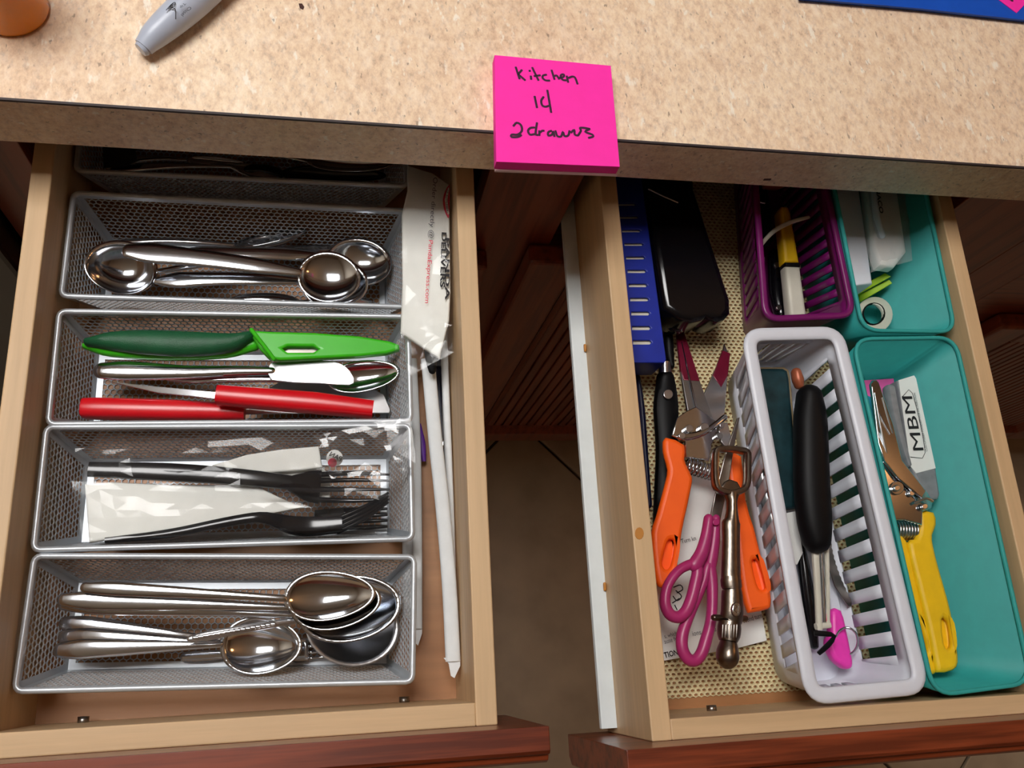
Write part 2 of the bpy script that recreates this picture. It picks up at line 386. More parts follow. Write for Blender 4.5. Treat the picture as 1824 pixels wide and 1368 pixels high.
# ceiling lamp over the worktop, warm lamp at the far right
lx, ly, lz = CEIL_LIGHT['loc']; sx, sy = CEIL_LIGHT['size']
t = thing('ceiling_light_offscreen', 'flat rectangular ceiling lamp with a white frame above the worktop', 'lamp', (lx, ly, CZ))
V, Fc = join([boxg(lx - sx / 2 - .03, lx + sx / 2 + .03, ly - sy / 2 - .03, ly - sy / 2, lz - .01, CZ), boxg(lx - sx / 2 - .03, lx + sx / 2 + .03, ly + sy / 2, ly + sy / 2 + .03, lz - .01, CZ),
              boxg(lx - sx / 2 - .03, lx - sx / 2, ly - sy / 2, ly + sy / 2, lz - .01, CZ), boxg(lx + sx / 2, lx + sx / 2 + .03, ly - sy / 2, ly + sy / 2, lz - .01, CZ)])
mk('frame', V, Fc, 'whiteplastic', t, smooth=False)
V, Fc = boxg(lx - sx / 2, lx + sx / 2, ly - sy / 2, ly + sy / 2, lz + .002, CZ)
mk('diffuser', V, Fc, emit_mat('lamp_diffuser', CEIL_LIGHT['col'], CEIL_LIGHT['power'] / (math.pi * sx * sy)), t, smooth=False)
px_, py_, pz_ = PENDANT['loc']; t = thing('pendant_lamp_offscreen', 'small pendant lamp with a warm glowing globe at the far end of the room', 'lamp', (px_, py_, CZ))
mk('cord', *loftg([(px_, py_, pz_ + .09), (px_, py_, CZ)], .004, .004, n=8, up=(1, 0, 0)), 'black', t)
mk('globe', *loftg([(px_, py_, pz_ - .08), (px_, py_, pz_ - .06), (px_, py_, pz_), (px_, py_, pz_ + .06), (px_, py_, pz_ + .08)], [.02, .06, .09, .06, .02], [.02, .06, .09, .06, .02], n=20, up=(1, 0, 0), sm=3),
   emit_mat('warm_globe', PENDANT['col'], PENDANT['power'] / (4 * math.pi * math.pi * .085 ** 2) * 2), t)
mk('cap', *loftg([(px_, py_, pz_ + .075), (px_, py_, pz_ + .10)], .03, .03, n=16, up=(1, 0, 0)), 'black', t)

# ------------------------------------------------------------------ worktop and base cabinet
t = thing('countertop', 'tan speckled stone-look laminate worktop with a dark seam along its front edge', 'countertop', (.2, .35, H - .042))
box('slab', -1.43, 1.75, 0, .78, -.042, 0, 'laminate', t)
box('front_edge', -1.43, 1.75, -.0014, 0, -.042, -.0016, 'laminate', t)
box('seam', -1.43, 1.75, -.0013, .0002, -.0016, .0001, 'seam', t)
q = AY(1366, 320, -.0014); V, Fc = loftg([q - (.0022, 0, .0002), q + (.0026, 0, .0004)], .0003, .0014, n=8, roundcap=True); mk('chip', V, Fc, 'stain', t)
plate('stain', [(532, 6), (538, 6), (542, 12), (540, 17), (534, 14)], .0003, .0004, 'stain', t, bev=.0001)

cab = thing('base_cabinet', 'reddish brown wooden base cabinet carcass with framed doors under the worktop', 'cabinet', (.4, .3, 0))
FY = .02
def stile(x0, x1, z0, z1, nm='stile', y0=FY, mat='cherry_z'): return box(nm, x0, x1, y0, y0 + .019, z0, z1, mat, cab, .0006)
stile(-.243, -.203, -.80, -.042); stile(.1065, .1765, -.80, -.042); stile(.497, .603, -.80, -.042); stile(.6035, .66, -.80, -.042)
stile(-.203, .1065, -.074, -.042, 'rail', mat='cherry_x'); stile(.1765, .497, -.074, -.042, 'rail', mat='cherry_x')
stile(-.203, .1065, -.24, -.19, 'rail', mat='cherry_x'); stile(.1765, .497, -.24, -.19, 'rail', mat='cherry_x')
stile(.66, 1.3, -.33, -.042, 'rail', mat='cherry_x')
box('side_panel', -.243, -.231, FY + .019, .6, -.80, -.042, 'cherry_z', cab); box('side_panel', 1.29, 1.30, FY + .019, .6, -.80, -.042, 'cherry_z', cab)
box('back_panel', -.243, 1.3, .59, .6, -.914, -.042, 'cherry_z', cab); box('cabinet_bottom', -.231, 1.29, FY + .019, .59, -.80, -.785, 'cherry_z', cab)
box('toe_kick', -.243, 1.3, .043, .055, -.914, -.80, 'cherry_x', cab)
def door(x0, x1, z0, z1, nm='door'):
    yf, yb = FY - .019, FY - .0005; fw = .043
    d = mk(nm, *join([boxg(x0, x0 + fw, yf, yb, H + z0, H + z1), boxg(x1 - fw, x1, yf, yb, H + z0, H + z1),
                      boxg(x0 + fw, x1 - fw, yf, yb, H + z1 - fw, H + z1), boxg(x0 + fw, x1 - fw, yf, yb, H + z0, H + z0 + fw)]), 'cherry_z', cab, smooth=False, bevel=.003)
    a0, a1, c0, c1 = x0 + fw, x1 - fw, z0 + fw, z1 - fw
    def rect(i, y): return [(a0 + i, y, H + c0 + i), (a1 - i, y, H + c0 + i), (a1 - i, y, H + c1 - i), (a0 + i, y, H + c1 - i)]
    rings = [rect(0, yf + .001), rect(.004, yf + .006), rect(.008, yf + .004), rect(.013, yf + .010)]
    V = sum(rings, []); Fc = [(4 * k + i, 4 * k + (i + 1) % 4, 4 * k + 4 + (i + 1) % 4, 4 * k + 4 + i) for k in range(3) for i in range(4)]
    b = mk('bead', V, Fc, 'cherry_z', d, smooth=False)
    n = int((a1 - a0 - .026) / .0115); xs = np.linspace(a0 + .012, a1 - .012, n + 1)
    for k in range(n):
        V, Fc = boxg(xs[k], xs[k + 1] - .0022, yf + .009, yf + .0125, H + c0 + .012, H + c1 - .012)
        mk('beadboard_slat', V, Fc, 'cherry_z', d, smooth=False, bevel=.0012)
    V, Fc = boxg(a0 + .010, a1 - .010, yf + .0125, yb, H + c0 + .010, H + c1 - .010); mk('panel_back', V, Fc, 'cherry_z', d, smooth=False)
door(.158, .53, -.795, -.186); door(.708, 1.15, -.795, -.302); door(-.215, .125, -.795, -.20)
# dishwasher to the left of the cabinet
dw = thing('dishwasher', 'black dishwasher beside the cabinet with a rounded bar handle', 'dishwasher', (-.56, .3, .1))
box('body', -.86, -.246, .03, .6, -.80, -.045, 'applblack', dw); box('door_panel', -.86, -.2465, -.004, .03, -.80, -.06, 'applblack', dw, .004)
V, Fc = loftg([(-.80, -.035, H - .16), (-.30, -.035, H - .16)], .011, .011, n=14, up=(0, 0, 1), roundcap=True); mk('handle', V, Fc, 'steel_dark', dw)
for xx in (-.76, -.33): V, Fc = loftg([(xx, -.002, H - .16), (xx, -.03, H - .16)], .008, .008, n=10); mk('handle_bracket', V, Fc, 'steel_dark', dw)

# ------------------------------------------------------------------ drawers
ZR, ZB = -.08, -.165
def drawer(label, x0, x1, x2, x3, yi, yo, fx0, fx1, ft, stops, sw=.0112):
    yb = .155
    t = thing('drawer', label, 'drawer', ((x0 + x3) / 2, (yi + yb) / 2, H + ZB - .012))
    for a, b in ((x0, x1), (x2, x3)): box('side', a, b, yo, yb, -.172, ZR, 'maple', t, .0009)
    box('box_front', x1 - .0002, x2 + .0002, yo, yi, -.172, ZR - .0003, 'maple_x', t, .0009)
    box('box_back', x1, x2, yb - .0129, yb, -.172, ZR - .0005, 'maple_x', t, .0009)
    box('bottom', x1 - .0003, x2 + .0003, yi - .0003, yb - .0126, ZB - .006, ZB, 'maple_panel', t)
    prof = [(0, 0), (-.0125, 0), (-.0145, -.0015), (-.0150, -.005), (-.0180, -.0065), (-.0195, -.010), (-.0195, -.126), (-.0145, -.132), (0, -.132)]
    n = len(prof); V = [(x, yo + a, H + ft + b) for x in (fx0, fx1) for a, b in prof]
    Fc = [(i, (i + 1) % n, n + (i + 1) % n, n + i) for i in range(n)] + [tuple(range(n))[::-1], tuple(range(n, 2 * n))]
    mk('drawer_front', V, Fc, 'cherry_x', t, smooth=False, bevel=.0006)
    for a, b in ((x0 - sw, x0), (x3, x3 + sw)):
        V, Fc = join([boxg(a, b, yo + .004, yb, H - .150, H - .1478), boxg(*((a, a + .0016) if a < x0 else (b - .0016, b)), yo + .004, yb, H - .1525, H - .150)])
        mk('slide', V, Fc, 'white_slide', t, smooth=False, bevel=.0004)
    for (px, py) in stops:
        q = AY(px, py, yi); V, Fc = loftg([q - (0, .001, 0), q + (0, .0035, 0)], .0034, .0034, n=12, up=(0, 0, 1)); mk('screw', V, Fc, 'steel_dark', t)
    return t
d1 = drawer('pulled out maple drawer holding silver mesh trays of cutlery', -.19415, -.18135, .082, .09497, -.3374, -.3505, -.222, .1175, -.044, [(148, 1287), (720, 1251)], .0082)
d2 = drawer('pulled out maple drawer holding plastic baskets, shears and kitchen tools', .18888, .20194, .4713, .48387, -.35384, -.36606, .1615, .512, -.046, [(1268, 1266)])
for (px, py) in ((1027, 388), (1030, 398), (1041, 620), (1052, 690), (1066, 760), (1074, 865), (1076, 1045)):
    q = AY(px, py, 0); q = A(px + 1, py, -.146); V, Fc = loftg([q - (0, .002, 0), q + (0, .002, .0004)], .0011, .0012, n=8, roundcap=True); mk('glue_drip', V, Fc, 'rust', d2)
plate('glue_spot', disc(1139, 950, 8, 12, 11), ZR + .0004, .0006, 'rust', d2, bev=.0002)

# ------------------------------------------------------------------ woven mesh helper
def hexcells(poly, o, u, v, pu, pv, wire, th):
    """punched hexagon mesh inside a planar polygon (2D coords in the u, v frame)"""
    poly = np.array(poly); lo = poly.min(0); hi = poly.max(0); n = np.cross(u, v); V = []; Fc = []
    area2 = np.sum(poly[:, 0] * np.roll(poly[:, 1], -1) - poly[:, 1] * np.roll(poly[:, 0], -1)); sg = 1 if area2 > 0 else -1
    def inside(p):
        for i in range(len(poly)):
            a, b = poly[i], poly[(i + 1) % len(poly)]
            if sg * ((b[0] - a[0]) * (p[1] - a[1]) - (b[1] - a[1]) * (p[0] - a[0])) < -1e-9: return False
        return True
    ang = np.arange(6) * math.pi / 3 + math.pi / 6; hx = np.c_[np.cos(ang) / math.sqrt(3), np.sin(ang) / math.sqrt(3)]
    sc = np.array([pu, pv]); si = np.array([pu - wire, pv - wire]); rows = int((hi[1] - lo[1]) / (pv * .866)) + 2; cols = int((hi[0] - lo[0]) / pu) + 2
    for r in range(rows):
        for c in range(cols):
            cc = np.array([lo[0] + (c + .5 * (r % 2)) * pu, lo[1] + r * pv * .866])
            if not inside(cc): continue
            ou = cc + hx * sc; inn = cc + hx * si; k = len(V)
            for q in ou: V.append(o + u * q[0] + v * q[1])
            for q in inn: V.append(o + u * q[0] + v * q[1] + n * th * .5)
            for q in inn: V.append(o + u * q[0] + v * q[1] - n * th * .5)
            for i in range(6):
                j = (i + 1) % 6; Fc += [(k + i, k + j, k + 6 + j, k + 6 + i), (k + 6 + i, k + 6 + j, k + 12 + j, k + 12 + i), (k + 12 + i, k + 12 + j, k + j, k + i)]
    return V, Fc
# ------------------------------------------------------------------ silver mesh trays
BL_, BW_, BH_, BI_ = .227, .0765, .051, .013
BZ = ZB + .001
def mesh_tray():
    t = thing('mesh_tray', 'x', 'tray', (0, 0, 0), 'silver mesh drawer trays')
    a, b = BL_ / 2, BW_ / 2; c, d = a - BI_, b - BI_ * .85; h = BH_
    B = [np.array(q, float) for q in ((-c, -d, 0), (c, -d, 0), (c, d, 0), (-c, d, 0))]; T = [np.array(q, float) for q in ((-a, -b, h), (a, -b, h), (a, b, h), (-a, b, h))]
    panels = [B] + [[B[i], B[(i + 1) % 4], T[(i + 1) % 4], T[i]] for i in range(4)]
    mp = []; fp = []
    for P in panels:
        o = P[0]; u = (P[1] - P[0]); u /= np.linalg.norm(u); n = np.cross(u, P[3] - P[0]); n /= np.linalg.norm(n); v = np.cross(n, u)
        p2 = np.array([((q - o) @ u, (q - o) @ v) for q in P]); cen = p2.mean(0); ins = []
        for i in range(4):
            q = p2[i]; e1 = p2[(i + 1) % 4] - q; e0 = p2[i - 1] - q; e1 /= np.linalg.norm(e1); e0 /= np.linalg.norm(e0)
            s = abs(e1[0] * e0[1] - e1[1] * e0[0]); ins.append(q + (e1 + e0) * .0044 / s)
        ins2 = [q + (cen - q) / np.linalg.norm(cen - q) * -.0012 for q in ins]
        mp.append(hexcells(ins2, o, u, v, .0042, .0042, .0007, .0006))
        k3 = lambda L, off: [o + u * q[0] + v * q[1] + n * off for q in L]
        V = k3(p2, 0) + k3(ins, 0); fp.append((V, [(i, (i + 1) % 4, 4 + (i + 1) % 4, 4 + i) for i in range(4)]))
    w = mk('wire_mesh', *join(mp), 'wire', t, smooth=False); w['kind'] = 'stuff'
    mk('frame', *join(fp), 'wire', t, smooth=False, solid=.0008, soff=0)
    rr = .004; pts = []
    for sx_, sy_, a0 in ((1, -1, -90), (1, 1, 0), (-1, 1, 90), (-1, -1, 180)):
        for k in range(4):
            an = math.radians(a0 + 30 * k); pts.append((sx_ * (a - rr) + rr * math.cos(an), sy_ * (b - rr) + rr * math.sin(an), h))
    mk('rim', *loftg(pts, .0019, .0019, n=10, closed=True), 'wire', t)
    return t
tray0 = mesh_tray()
TR = [([(43, 992), (734, 992), (725, 1215), (8, 1230)], 'silver mesh tray of big steel spoons, nearest the drawer front'),
      ([(68, 761), (730, 758), (728, 960), (42, 980)], 'silver mesh tray holding two wrapped black plastic forks'),
      ([(108, 556), (718, 566), (740, 748), (84, 754)], 'silver mesh tray holding green and red paring knives'),
      ([(112, 342), (714, 376), (716, 546), (90, 528)], 'silver mesh tray of polished soup spoons and a ladle'),
      (None, 'silver mesh tray half hidden under the worktop edge')]
ZRIM = BZ + BH_
for k, (c4, lab) in enumerate(TR):
    if k == 0: o = tray0
    else:
        o = tray0.copy(); COL.objects.link(o)
        for ch in list(tray0.children): c = ch.copy(); COL.objects.link(c); c.parent = o
    o['label'] = lab
    if c4:
        Q = [A(x, y, ZRIM) for x, y in c4]; cen = sum(Q) / 4; d = (Q[1] - Q[0] + Q[2] - Q[3])
    else:
        f0, f1 = A(126, 304, ZRIM), A(722, 332, ZRIM); d = f1 - f0; dn = d / np.linalg.norm(d); cen = (f0 + f1) / 2 + np.array([-dn[1], dn[0], 0]) * BW_ / 2
    cen[0] = max(cen[0], -.1795 + BL_ / 2 + .0019); o.location = (cen[0], cen[1], H + BZ); o.rotation_euler = (0, 0, math.atan2(d[1], d[0])); ORG[o.name] = np.array(o.location)

# ------------------------------------------------------------------ cutlery
def spoon(name, label, cat, E, N, T, bw, dep, hw=(9, 10, 6, 4), ht=.0011, mat='steel', arch=.004, roll=0.0, k=-.12, group=None, n1=.0, pattern=False):
    e, n, tp = A(*E), A(*N), A(*T)
    t = thing(name, label, cat, (*((n + tp) / 2)[:2], min(e[2], n[2], tp[2]) - max(dep, 0)), group)
    m = 14; ts = np.linspace(0, 1, m); P = []; hws = []
    prof = np.interp(ts, (0, .12, .35, .75, 1), (hw[0] * .8, hw[1], hw[1] * .85, hw[2], hw[3]))
    for q in ts:
        p = e + (n - e) * q; p = p + np.array([0, 0, arch * math.sin(math.pi * q) - .0005]); P.append(p); hws.append(W(1, N[2]) * prof[int(round(q * (m - 1)))])
    V, Fc = loftg(P, hws, ht, n=12, e=2.3, sm=2, roundcap=True); hd = mk('handle', V, Fc, mat, t)
    if pattern:
        pp = []
        for q in np.linspace(.06, .7, 16):
            c = e + (n - e) * q + np.array([0, 0, arch * math.sin(math.pi * q) + ht * .8]); pp.append(loftg([c - (.0016, 0, 0), c + (.0016, 0, 0)], .0011, .0006, n=8, roundcap=True))
        mk('scroll_ornament', *join(pp), mat, hd)
    ax = tp - n; Lb = np.linalg.norm(ax[:2]); a = ax / np.linalg.norm(ax); s = np.array([-a[1], a[0], 0]); s /= np.linalg.norm(s); b = W(bw, T[2])
    upv = np.cross(a, s); R, K = 8, 36; cen = n + ax * .5; top = []
    cr, sr = math.cos(roll), math.sin(roll)
    def pt(r, th, off):
        x = Lb / 2 * math.cos(th) * r; y = b * math.sin(th) * r * (1 + k * math.cos(th)); z = -dep * (1 - r * r) ** .8 - off
        y2, z2 = y * cr - z * sr, y * sr + z * cr
        return cen + a * x + s * y2 + upv * z2
    V = []
    for off in (0, .0011):
        V.append(pt(0, 0, off))
        for i in range(1, R + 1):
            for j in range(K): V.append(pt(i / R, j / K * 2 * math.pi, off))
    Fc = []; half = 1 + R * K
    for off in (0, half):
        for j in range(K): Fc.append((off, off + 1 + j, off + 1 + (j + 1) % K))
        for i in range(R - 1):
            for j in range(K): p0 = off + 1 + i * K; Fc.append((p0 + j, p0 + K + j, p0 + K + (j + 1) % K, p0 + (j + 1) % K))
    for j in range(K): p0 = 1 + (R - 1) * K; Fc.append((p0 + j, p0 + (j + 1) % K, half + p0 + (j + 1) % K, half + p0 + j))
    mk('bowl', V, Fc, mat, t)
    return t
GS = 'steel cutlery in the mesh trays'
# tray nearest the front
spoon('serving_spoon', 'big round steel measuring ladle with scrolled handle in the front tray', 'spoon', (338, 1138, -.118), (545, 1102, -.127), (712, 1130, -.133), 64, .018, (6, 8, 6, 5), k=0.0, pattern=True, mat='steel_soft', group=GS)
spoon('serving_spoon', 'wide steel serving spoon under the hammered-looking spoon in the front tray', 'spoon', (112, 1076, -.128), (528, 1096, -.126), (716, 1072, -.124), 55, .012, (12, 15, 7, 6), k=-.05, group=GS)
spoon('table_spoon', 'steel tablespoon whose rim shows just below the topmost spoon in the front tray', 'spoon', (112, 1068, -.121), (515, 1082, -.120), (680, 1066, -.117), 44, .009, (13, 16, 8, 6), k=-.15, group=GS, arch=.003)
spoon('table_spoon', 'topmost pointed steel tablespoon reflecting the mesh in the front tray', 'spoon', (152, 1046, -.115), (505, 1066, -.1125), (670, 1056, -.1095), 41, .009, (11, 12, 7, 6), k=-.18, group=GS, arch=.003)
spoon('table_spoon', 'steel spoon with smooth handle lying under another at the front tray edge', 'spoon', (112, 1134, -.138), (392, 1146, -.137), (533, 1152, -.136), 43, .009, (13, 15, 7, 5), k=-.12, group=GS)
spoon('table_spoon', 'smooth steel spoon with warm reflection, lowest in the front tray', 'spoon', (104, 1158, -.131), (392, 1148, -.130), (538, 1152, -.128), 46, .011, (14, 16, 8, 5), k=-.14, group=GS, arch=.003)
spoon('dessert_spoon', 'steel spoon with rounded bright handle crossing under the front tray spoons', 'spoon', (114, 1110, -.143), (395, 1140, -.146), (495, 1146, -.147), 26, .003, (13, 15, 7, 5), k=-.12, group=GS)
def fork(name, label, E, N, R_, T, hwp, headhw, mat, ntine=4, ht=.0012, group=None, arch=.002, spread=None):
    """E handle end, N neck, R_ tine root, T tine tip"""
    e, n, r, tp = A(*E), A(*N), A(*R_), A(*T)
    t = thing(name, label, 'fork', (*((n + tp) / 2)[:2], min(e[2], tp[2]) - .002), group)
    P = [e + (n - e) * q + np.array([0, 0, arch * math.sin(math.pi * q)]) for q in np.linspace(0, 1, 8)]
    mk('handle', *loftg(P, np.interp(np.linspace(0, 1, 8), (0, .15, .6, 1), [W(w, N[2]) for w in hwp]), ht, n=10, e=2.6, sm=2, roundcap=True), mat, t)
    hwm = W(headhw, R_[2]); mid = (n + r) / 2 - np.array([0, 0, .002])
    mk('head', *loftg([n, n + (mid - n) * .5, mid, r], [W(hwp[3], N[2]), hwm * .75, hwm, hwm], ht, n=10, e=2.6, sm=3), mat, t)
    ax = tp - r; s = np.array([-ax[1], ax[0], 0]); s /= np.linalg.norm(s); tw = hwm / ntine * .62
    for i in range(ntine):
        off = s * hwm * (2 * (i + .5) / ntine - 1) * 1.0; f = spread or 1.0
        mk('tine', *loftg([r - ax * .06 + off, r + ax * .5 + off + np.array([0, 0, -.0012]), tp + off * f], [tw, tw * .85, tw * .45], ht * .8, n=8, sm=3), mat, t)
    return t
fork('dinner_fork', 'steel dinner fork almost buried under the spoons in the front tray', (330, 1170, -.157), (505, 1160, -.157), (550, 1157, -.157), (590, 1153, -.156), (8, 9, 6, 5), 19, 'steel', group=GS)
# tray of soup spoons
spoon('serving_spoon', 'large steel serving spoon with its bowl pointing the opposite way to the soup spoons', 'spoon', (586, 442, -.150), (284, 483, -.136), (147, 467, -.122), 54, .016, (10, 13, 8, 6), k=-.05, group=GS)


spoon('soup_ladle', 'round dark reflecting steel ladle spoon at the tray end', 'spoon', (318, 452, -.127), (582, 455, -.137), (698, 474, -.137), 50, .012, (10, 15, 14, 8), k=.02, group=GS, arch=.003)
spoon('soup_spoon', 'steel soup spoon with flat bright handle nested under the top one', 'spoon', (280, 500, -.131), (536, 500, -.130), (656, 506, -.129), 53, .009, (9, 17, 12, 8), k=-.04, group=GS)
spoon('soup_spoon', 'topmost steel soup spoon with its wide handle over the serving spoon', 'spoon', (226, 446, -.115), (530, 484, -.118), (642, 500, -.117), 53, .010, (17, 21, 16, 9), k=-.04, group=GS, arch=.003)
spoon('teaspoon', 'small steel teaspoon tipped on its side behind the soup spoons', 'spoon', (218, 430, -.142), (415, 436, -.144), (546, 408, -.138), 26, .007, (5, 6, 5, 4), roll=math.radians(-42), group=GS, k=-.1)
spoon('teaspoon', 'little steel spoon turned over against the tray wall', 'spoon', (660, 538, -.150), (535, 538, -.150), (410, 534, -.148), 17, -.005, (6, 7, 5, 4), group=GS, k=-.1)
# tray half under the worktop
fork('dinner_fork', 'dark ornate steel fork lying under the worktop edge', (200, 300, -.130), (410, 296, -.132), (500, 312, -.147), (610, 326, -.153), (9, 11, 6, 5), 18, 'steel', group=GS)
spoon('serving_spoon', 'dark steel spoon with a bright glint under the worktop edge', 'spoon', (370, 262, -.122), (545, 285, -.121), (700, 290, -.119), 22, .008, (6, 7, 6, 5), mat='steel', group=GS, pattern=True)
spoon('serving_spoon', 'black plastic spoon lying below the glinting steel spoon', 'spoon', (440, 300, -.126), (500, 308, -.131), (688, 312, -.131), 20, .006, (8, 9, 10, 9), mat='black_gloss', group=GS)
t = thing('spatula', 'dark flat spatula blade standing under the worktop edge', 'spatula', A(200, 280, -.15))
plate('blade', [(182, 240), (236, 238), (244, 286), (220, 296), (184, 298)], -.118, .0016, 'black', t, tilt=((190, 300, -.125), (190, 240, -.112)))
loft('handle', [(236, 262, -.122), (330, 256, -.130)], 7, .002, 'black', t, sm=1, roundcap=True)
spoon('dessert_spoon', 'steel spoon handle curving along the tray wall under the worktop', 'spoon', (206, 288, -.138), (330, 284, -.146), (440, 292, -.153), 12, .003, (8, 9, 5, 4), mat='steel', group=GS)
# ------------------------------------------------------------------ knives tray
t = thing('paring_knife', 'green paring knife in a lime sheath with dark green grip', 'knife', A(430, 615, -.15))
loft('sheath_tang', [(152, 617, -.127), (200, 627, -.127), (300, 633, -.127), (400, 627, -.127), (452, 614, -.127)], [5, 9, 9, 12, 12], .0045, 'green', t, sm=4, roundcap=True)
loft('grip', [(158, 611, -.122), (200, 608, -.121), (260, 610, -.120), (340, 613, -.120), (410, 611, -.121), (446, 600, -.122)], [7, 17, 23, 24, 18, 9], .0070, 'dkgreen', t, sm=4, roundcap=True)
plate('sheath', [(444, 591), (452, 588), (482, 590), (560, 592), (640, 598), (694, 607), (711, 613), (712, 622), (688, 629), (640, 634), (500, 641), (480, 638), (462, 620)], -.117, .007, 'green', t, bev=.0018,
      holes=[[(503, 620), (512, 616), (558, 616), (568, 621), (558, 627), (512, 627)]], tilt=((450, 610, -.117), (718, 617, -.122)))
loft('collar', [(448, 588, -.114), (470, 616, -.114), (488, 640, -.1155)], 4, .0022, 'green', t, roundcap=True)
plate('blade', [(495, 612), (640, 606), (700, 616), (640, 632), (497, 634)], -.1225, .0012, 'steel_dark', t, tilt=((450, 610, -.1225), (718, 617, -.1275)))
t = thing('table_knife', 'plain silver table knife with a bright rounded blade', 'knife', A(400, 663, -.1530))
loft('handle', [(182, 660, -.1330), (230, 660, -.1320), (330, 663, -.1300), (430, 661, -.1290), (484, 661, -.1290)], [15, 18, 13, 10, 9], .0022, 'steel', t, sm=3, roundcap=True)
plate('blade', [(480, 650), (492, 645), (540, 641), (590, 643), (615, 652), (628, 668), (631, 678), (622, 686), (570, 683), (484, 677)], -.1275, .0014, 'steel_soft', t, sm=2, bev=.0004)
spoon('table_spoon', 'silver tablespoon with greenish reflections beside the knives', 'spoon', (300, 672, -.137), (582, 679, -.136), (713, 659, -.131), 30, .008, (8, 12, 7, 5), group=GS)
t = thing('paring_knife', 'red handled paring knife with a wide grey blade under the other red knife', 'knife', A(300, 728, -.155))
loft('grip', [(150, 728, -.137), (172, 728, -.136), (300, 731, -.136), (436, 735, -.137)], [17, 18, 18, 15], .0075, 'red', t, e=3.2, n=16, roundcap=False)
plate('blade', [(430, 722), (480, 690), (520, 668), (580, 670), (640, 680), (684, 702), (696, 730), (694, 736), (560, 737), (432, 738)], -.138, .0013, 'steel_soft', t, tilt=((436, 735, -.144), (711, 738, -.149)))
t = thing('paring_knife', 'red handled paring knife with a thin blade pointing away from the green knife tip', 'knife', A(450, 712, -.1365))
loft('grip', [(388, 704, -.1205), (420, 707, -.1195), (560, 718, -.1185), (664, 730, -.1185)], [17, 18, 19, 16], .0075, 'red', t, e=3.2, n=16)
plate('blade', [(190, 679), (260, 686), (392, 698), (394, 712), (280, 700)], -.1205, .0012, 'steel', t, tilt=((190, 680, -.1305), (392, 706, -.1195)))

# ------------------------------------------------------------------ wrapped plastic forks
def packet_fork(name, label, base): return thing(name, label, 'cutlery packet', base, 'wrapped takeaway forks')
t = packet_fork('wrapped_fork', 'black plastic fork rolled with a white napkin in clear crinkled film, logo on film', A(420, 840, -.15))
loft('fork_handle', [(158, 836, -.120), (300, 841, -.119), (430, 850, -.119), (520, 860, -.122)], [13, 16, 15, 13], .002, 'black_gloss', t, sm=3, e=3)
plate('napkin', [(378, 828), (440, 810), (500, 801), (566, 795), (574, 832), (588, 846), (588, 892), (556, 892), (540, 862), (470, 842), (410, 836)], -.133, .003, 'napkin', t, bev=.001)
plate('napkin_fold', [(376, 829), (440, 809), (500, 800), (568, 794), (574, 832), (540, 837), (470, 842), (410, 836)], -.1265, .004, 'napkin', t, bev=.0014)
loft('fork_head', [(515, 860, -.122), (545, 865, -.124), (570, 868, -.126)], [13, 26, 30], .0015, 'black_gloss', t, sm=3, e=3)
for yy in (843, 855, 872, 892):
    loft('tine', [(560, yy - (yy - 868) * .1, -.126), (630, yy, -.127), (694, 868 + (yy - 868) * .9, -.122)], [5, 4, 2], .001, 'black_gloss', t, sm=3)
film('film', [(132, 800, -.119), (730, 746, -.1035), (748, 888, -.1045), (146, 862, -.117)], 'film', t, 26, 9, .0030, .004, 3)
puck('logo_disc', 596, 816, 15, -.1155, -.1152, 'white_paper', t, .00005); puck('logo_red', 592, 824, 8, -.1152, -.1149, 'printred', t, .00005)
text('logo_text', 'PAN', (606, 822), (586, 812), -.1148, 'print', t, height=9, flip=True)
film('film_end', [(556, 776, -.108), (722, 742, -.1025), (748, 838, -.1035), (590, 850, -.112)], 'filmcrisp', t, 16, 10, .0035, .003, 21)
t = packet_fork('wrapped_fork', 'black plastic fork under a broad white napkin in clear film', A(400, 910, -.155))
nb = [(150, 862), (200, 858), (300, 863), (400, 862), (458, 866), (495, 884), (526, 898), (548, 902), (470, 917), (350, 938), (250, 953), (158, 966)]
plate('napkin', nb, -.124, .005, 'napkin', t, bev=.0016)
loft('fork_handle', [(188, 963, -.124), (300, 951, -.123), (400, 931, -.123), (462, 922, -.123), (500, 930, -.128)], [5, 8, 9, 10, 14], .0025, 'black_gloss', t, sm=4, e=3)
loft('fork_head', [(495, 929, -.127), (530, 937, -.131), (565, 937, -.132), (610, 933, -.130)], [13, 17, 17, 15], .002, 'black_gloss', t, sm=3, e=3)
for dy in (-15, -5, 5, 15):
    loft('tine', [(600, 936 + dy * .8, -.131), (650, 913 + dy * .7, -.126), (692, 886 + dy * .55, -.119)], [4.5, 4, 2.2], .0012, 'black_gloss', t, sm=3)
film('film', [(128, 858, -.121), (690, 874, -.114), (716, 940, -.117), (146, 962, -.121)], 'film', t, 26, 8, .0022, .005, 5)
t = thing('plastic_fork', 'loose black plastic fork with long straight tines under the wrapped forks', 'fork', A(640, 940, -.158))
loft('fork_head', [(560, 924, -.154), (612, 924, -.155)], [15, 20], .0015, 'black_gloss', t, e=3)
for dy in (-16, -5, 5, 16): loft('tine', [(608, 924 + dy, -.155), (660, 923 + dy, -.1575), (690, 922 + dy, -.155)], [4, 4, 2.5], .0012, 'black_gloss', t, sm=3)

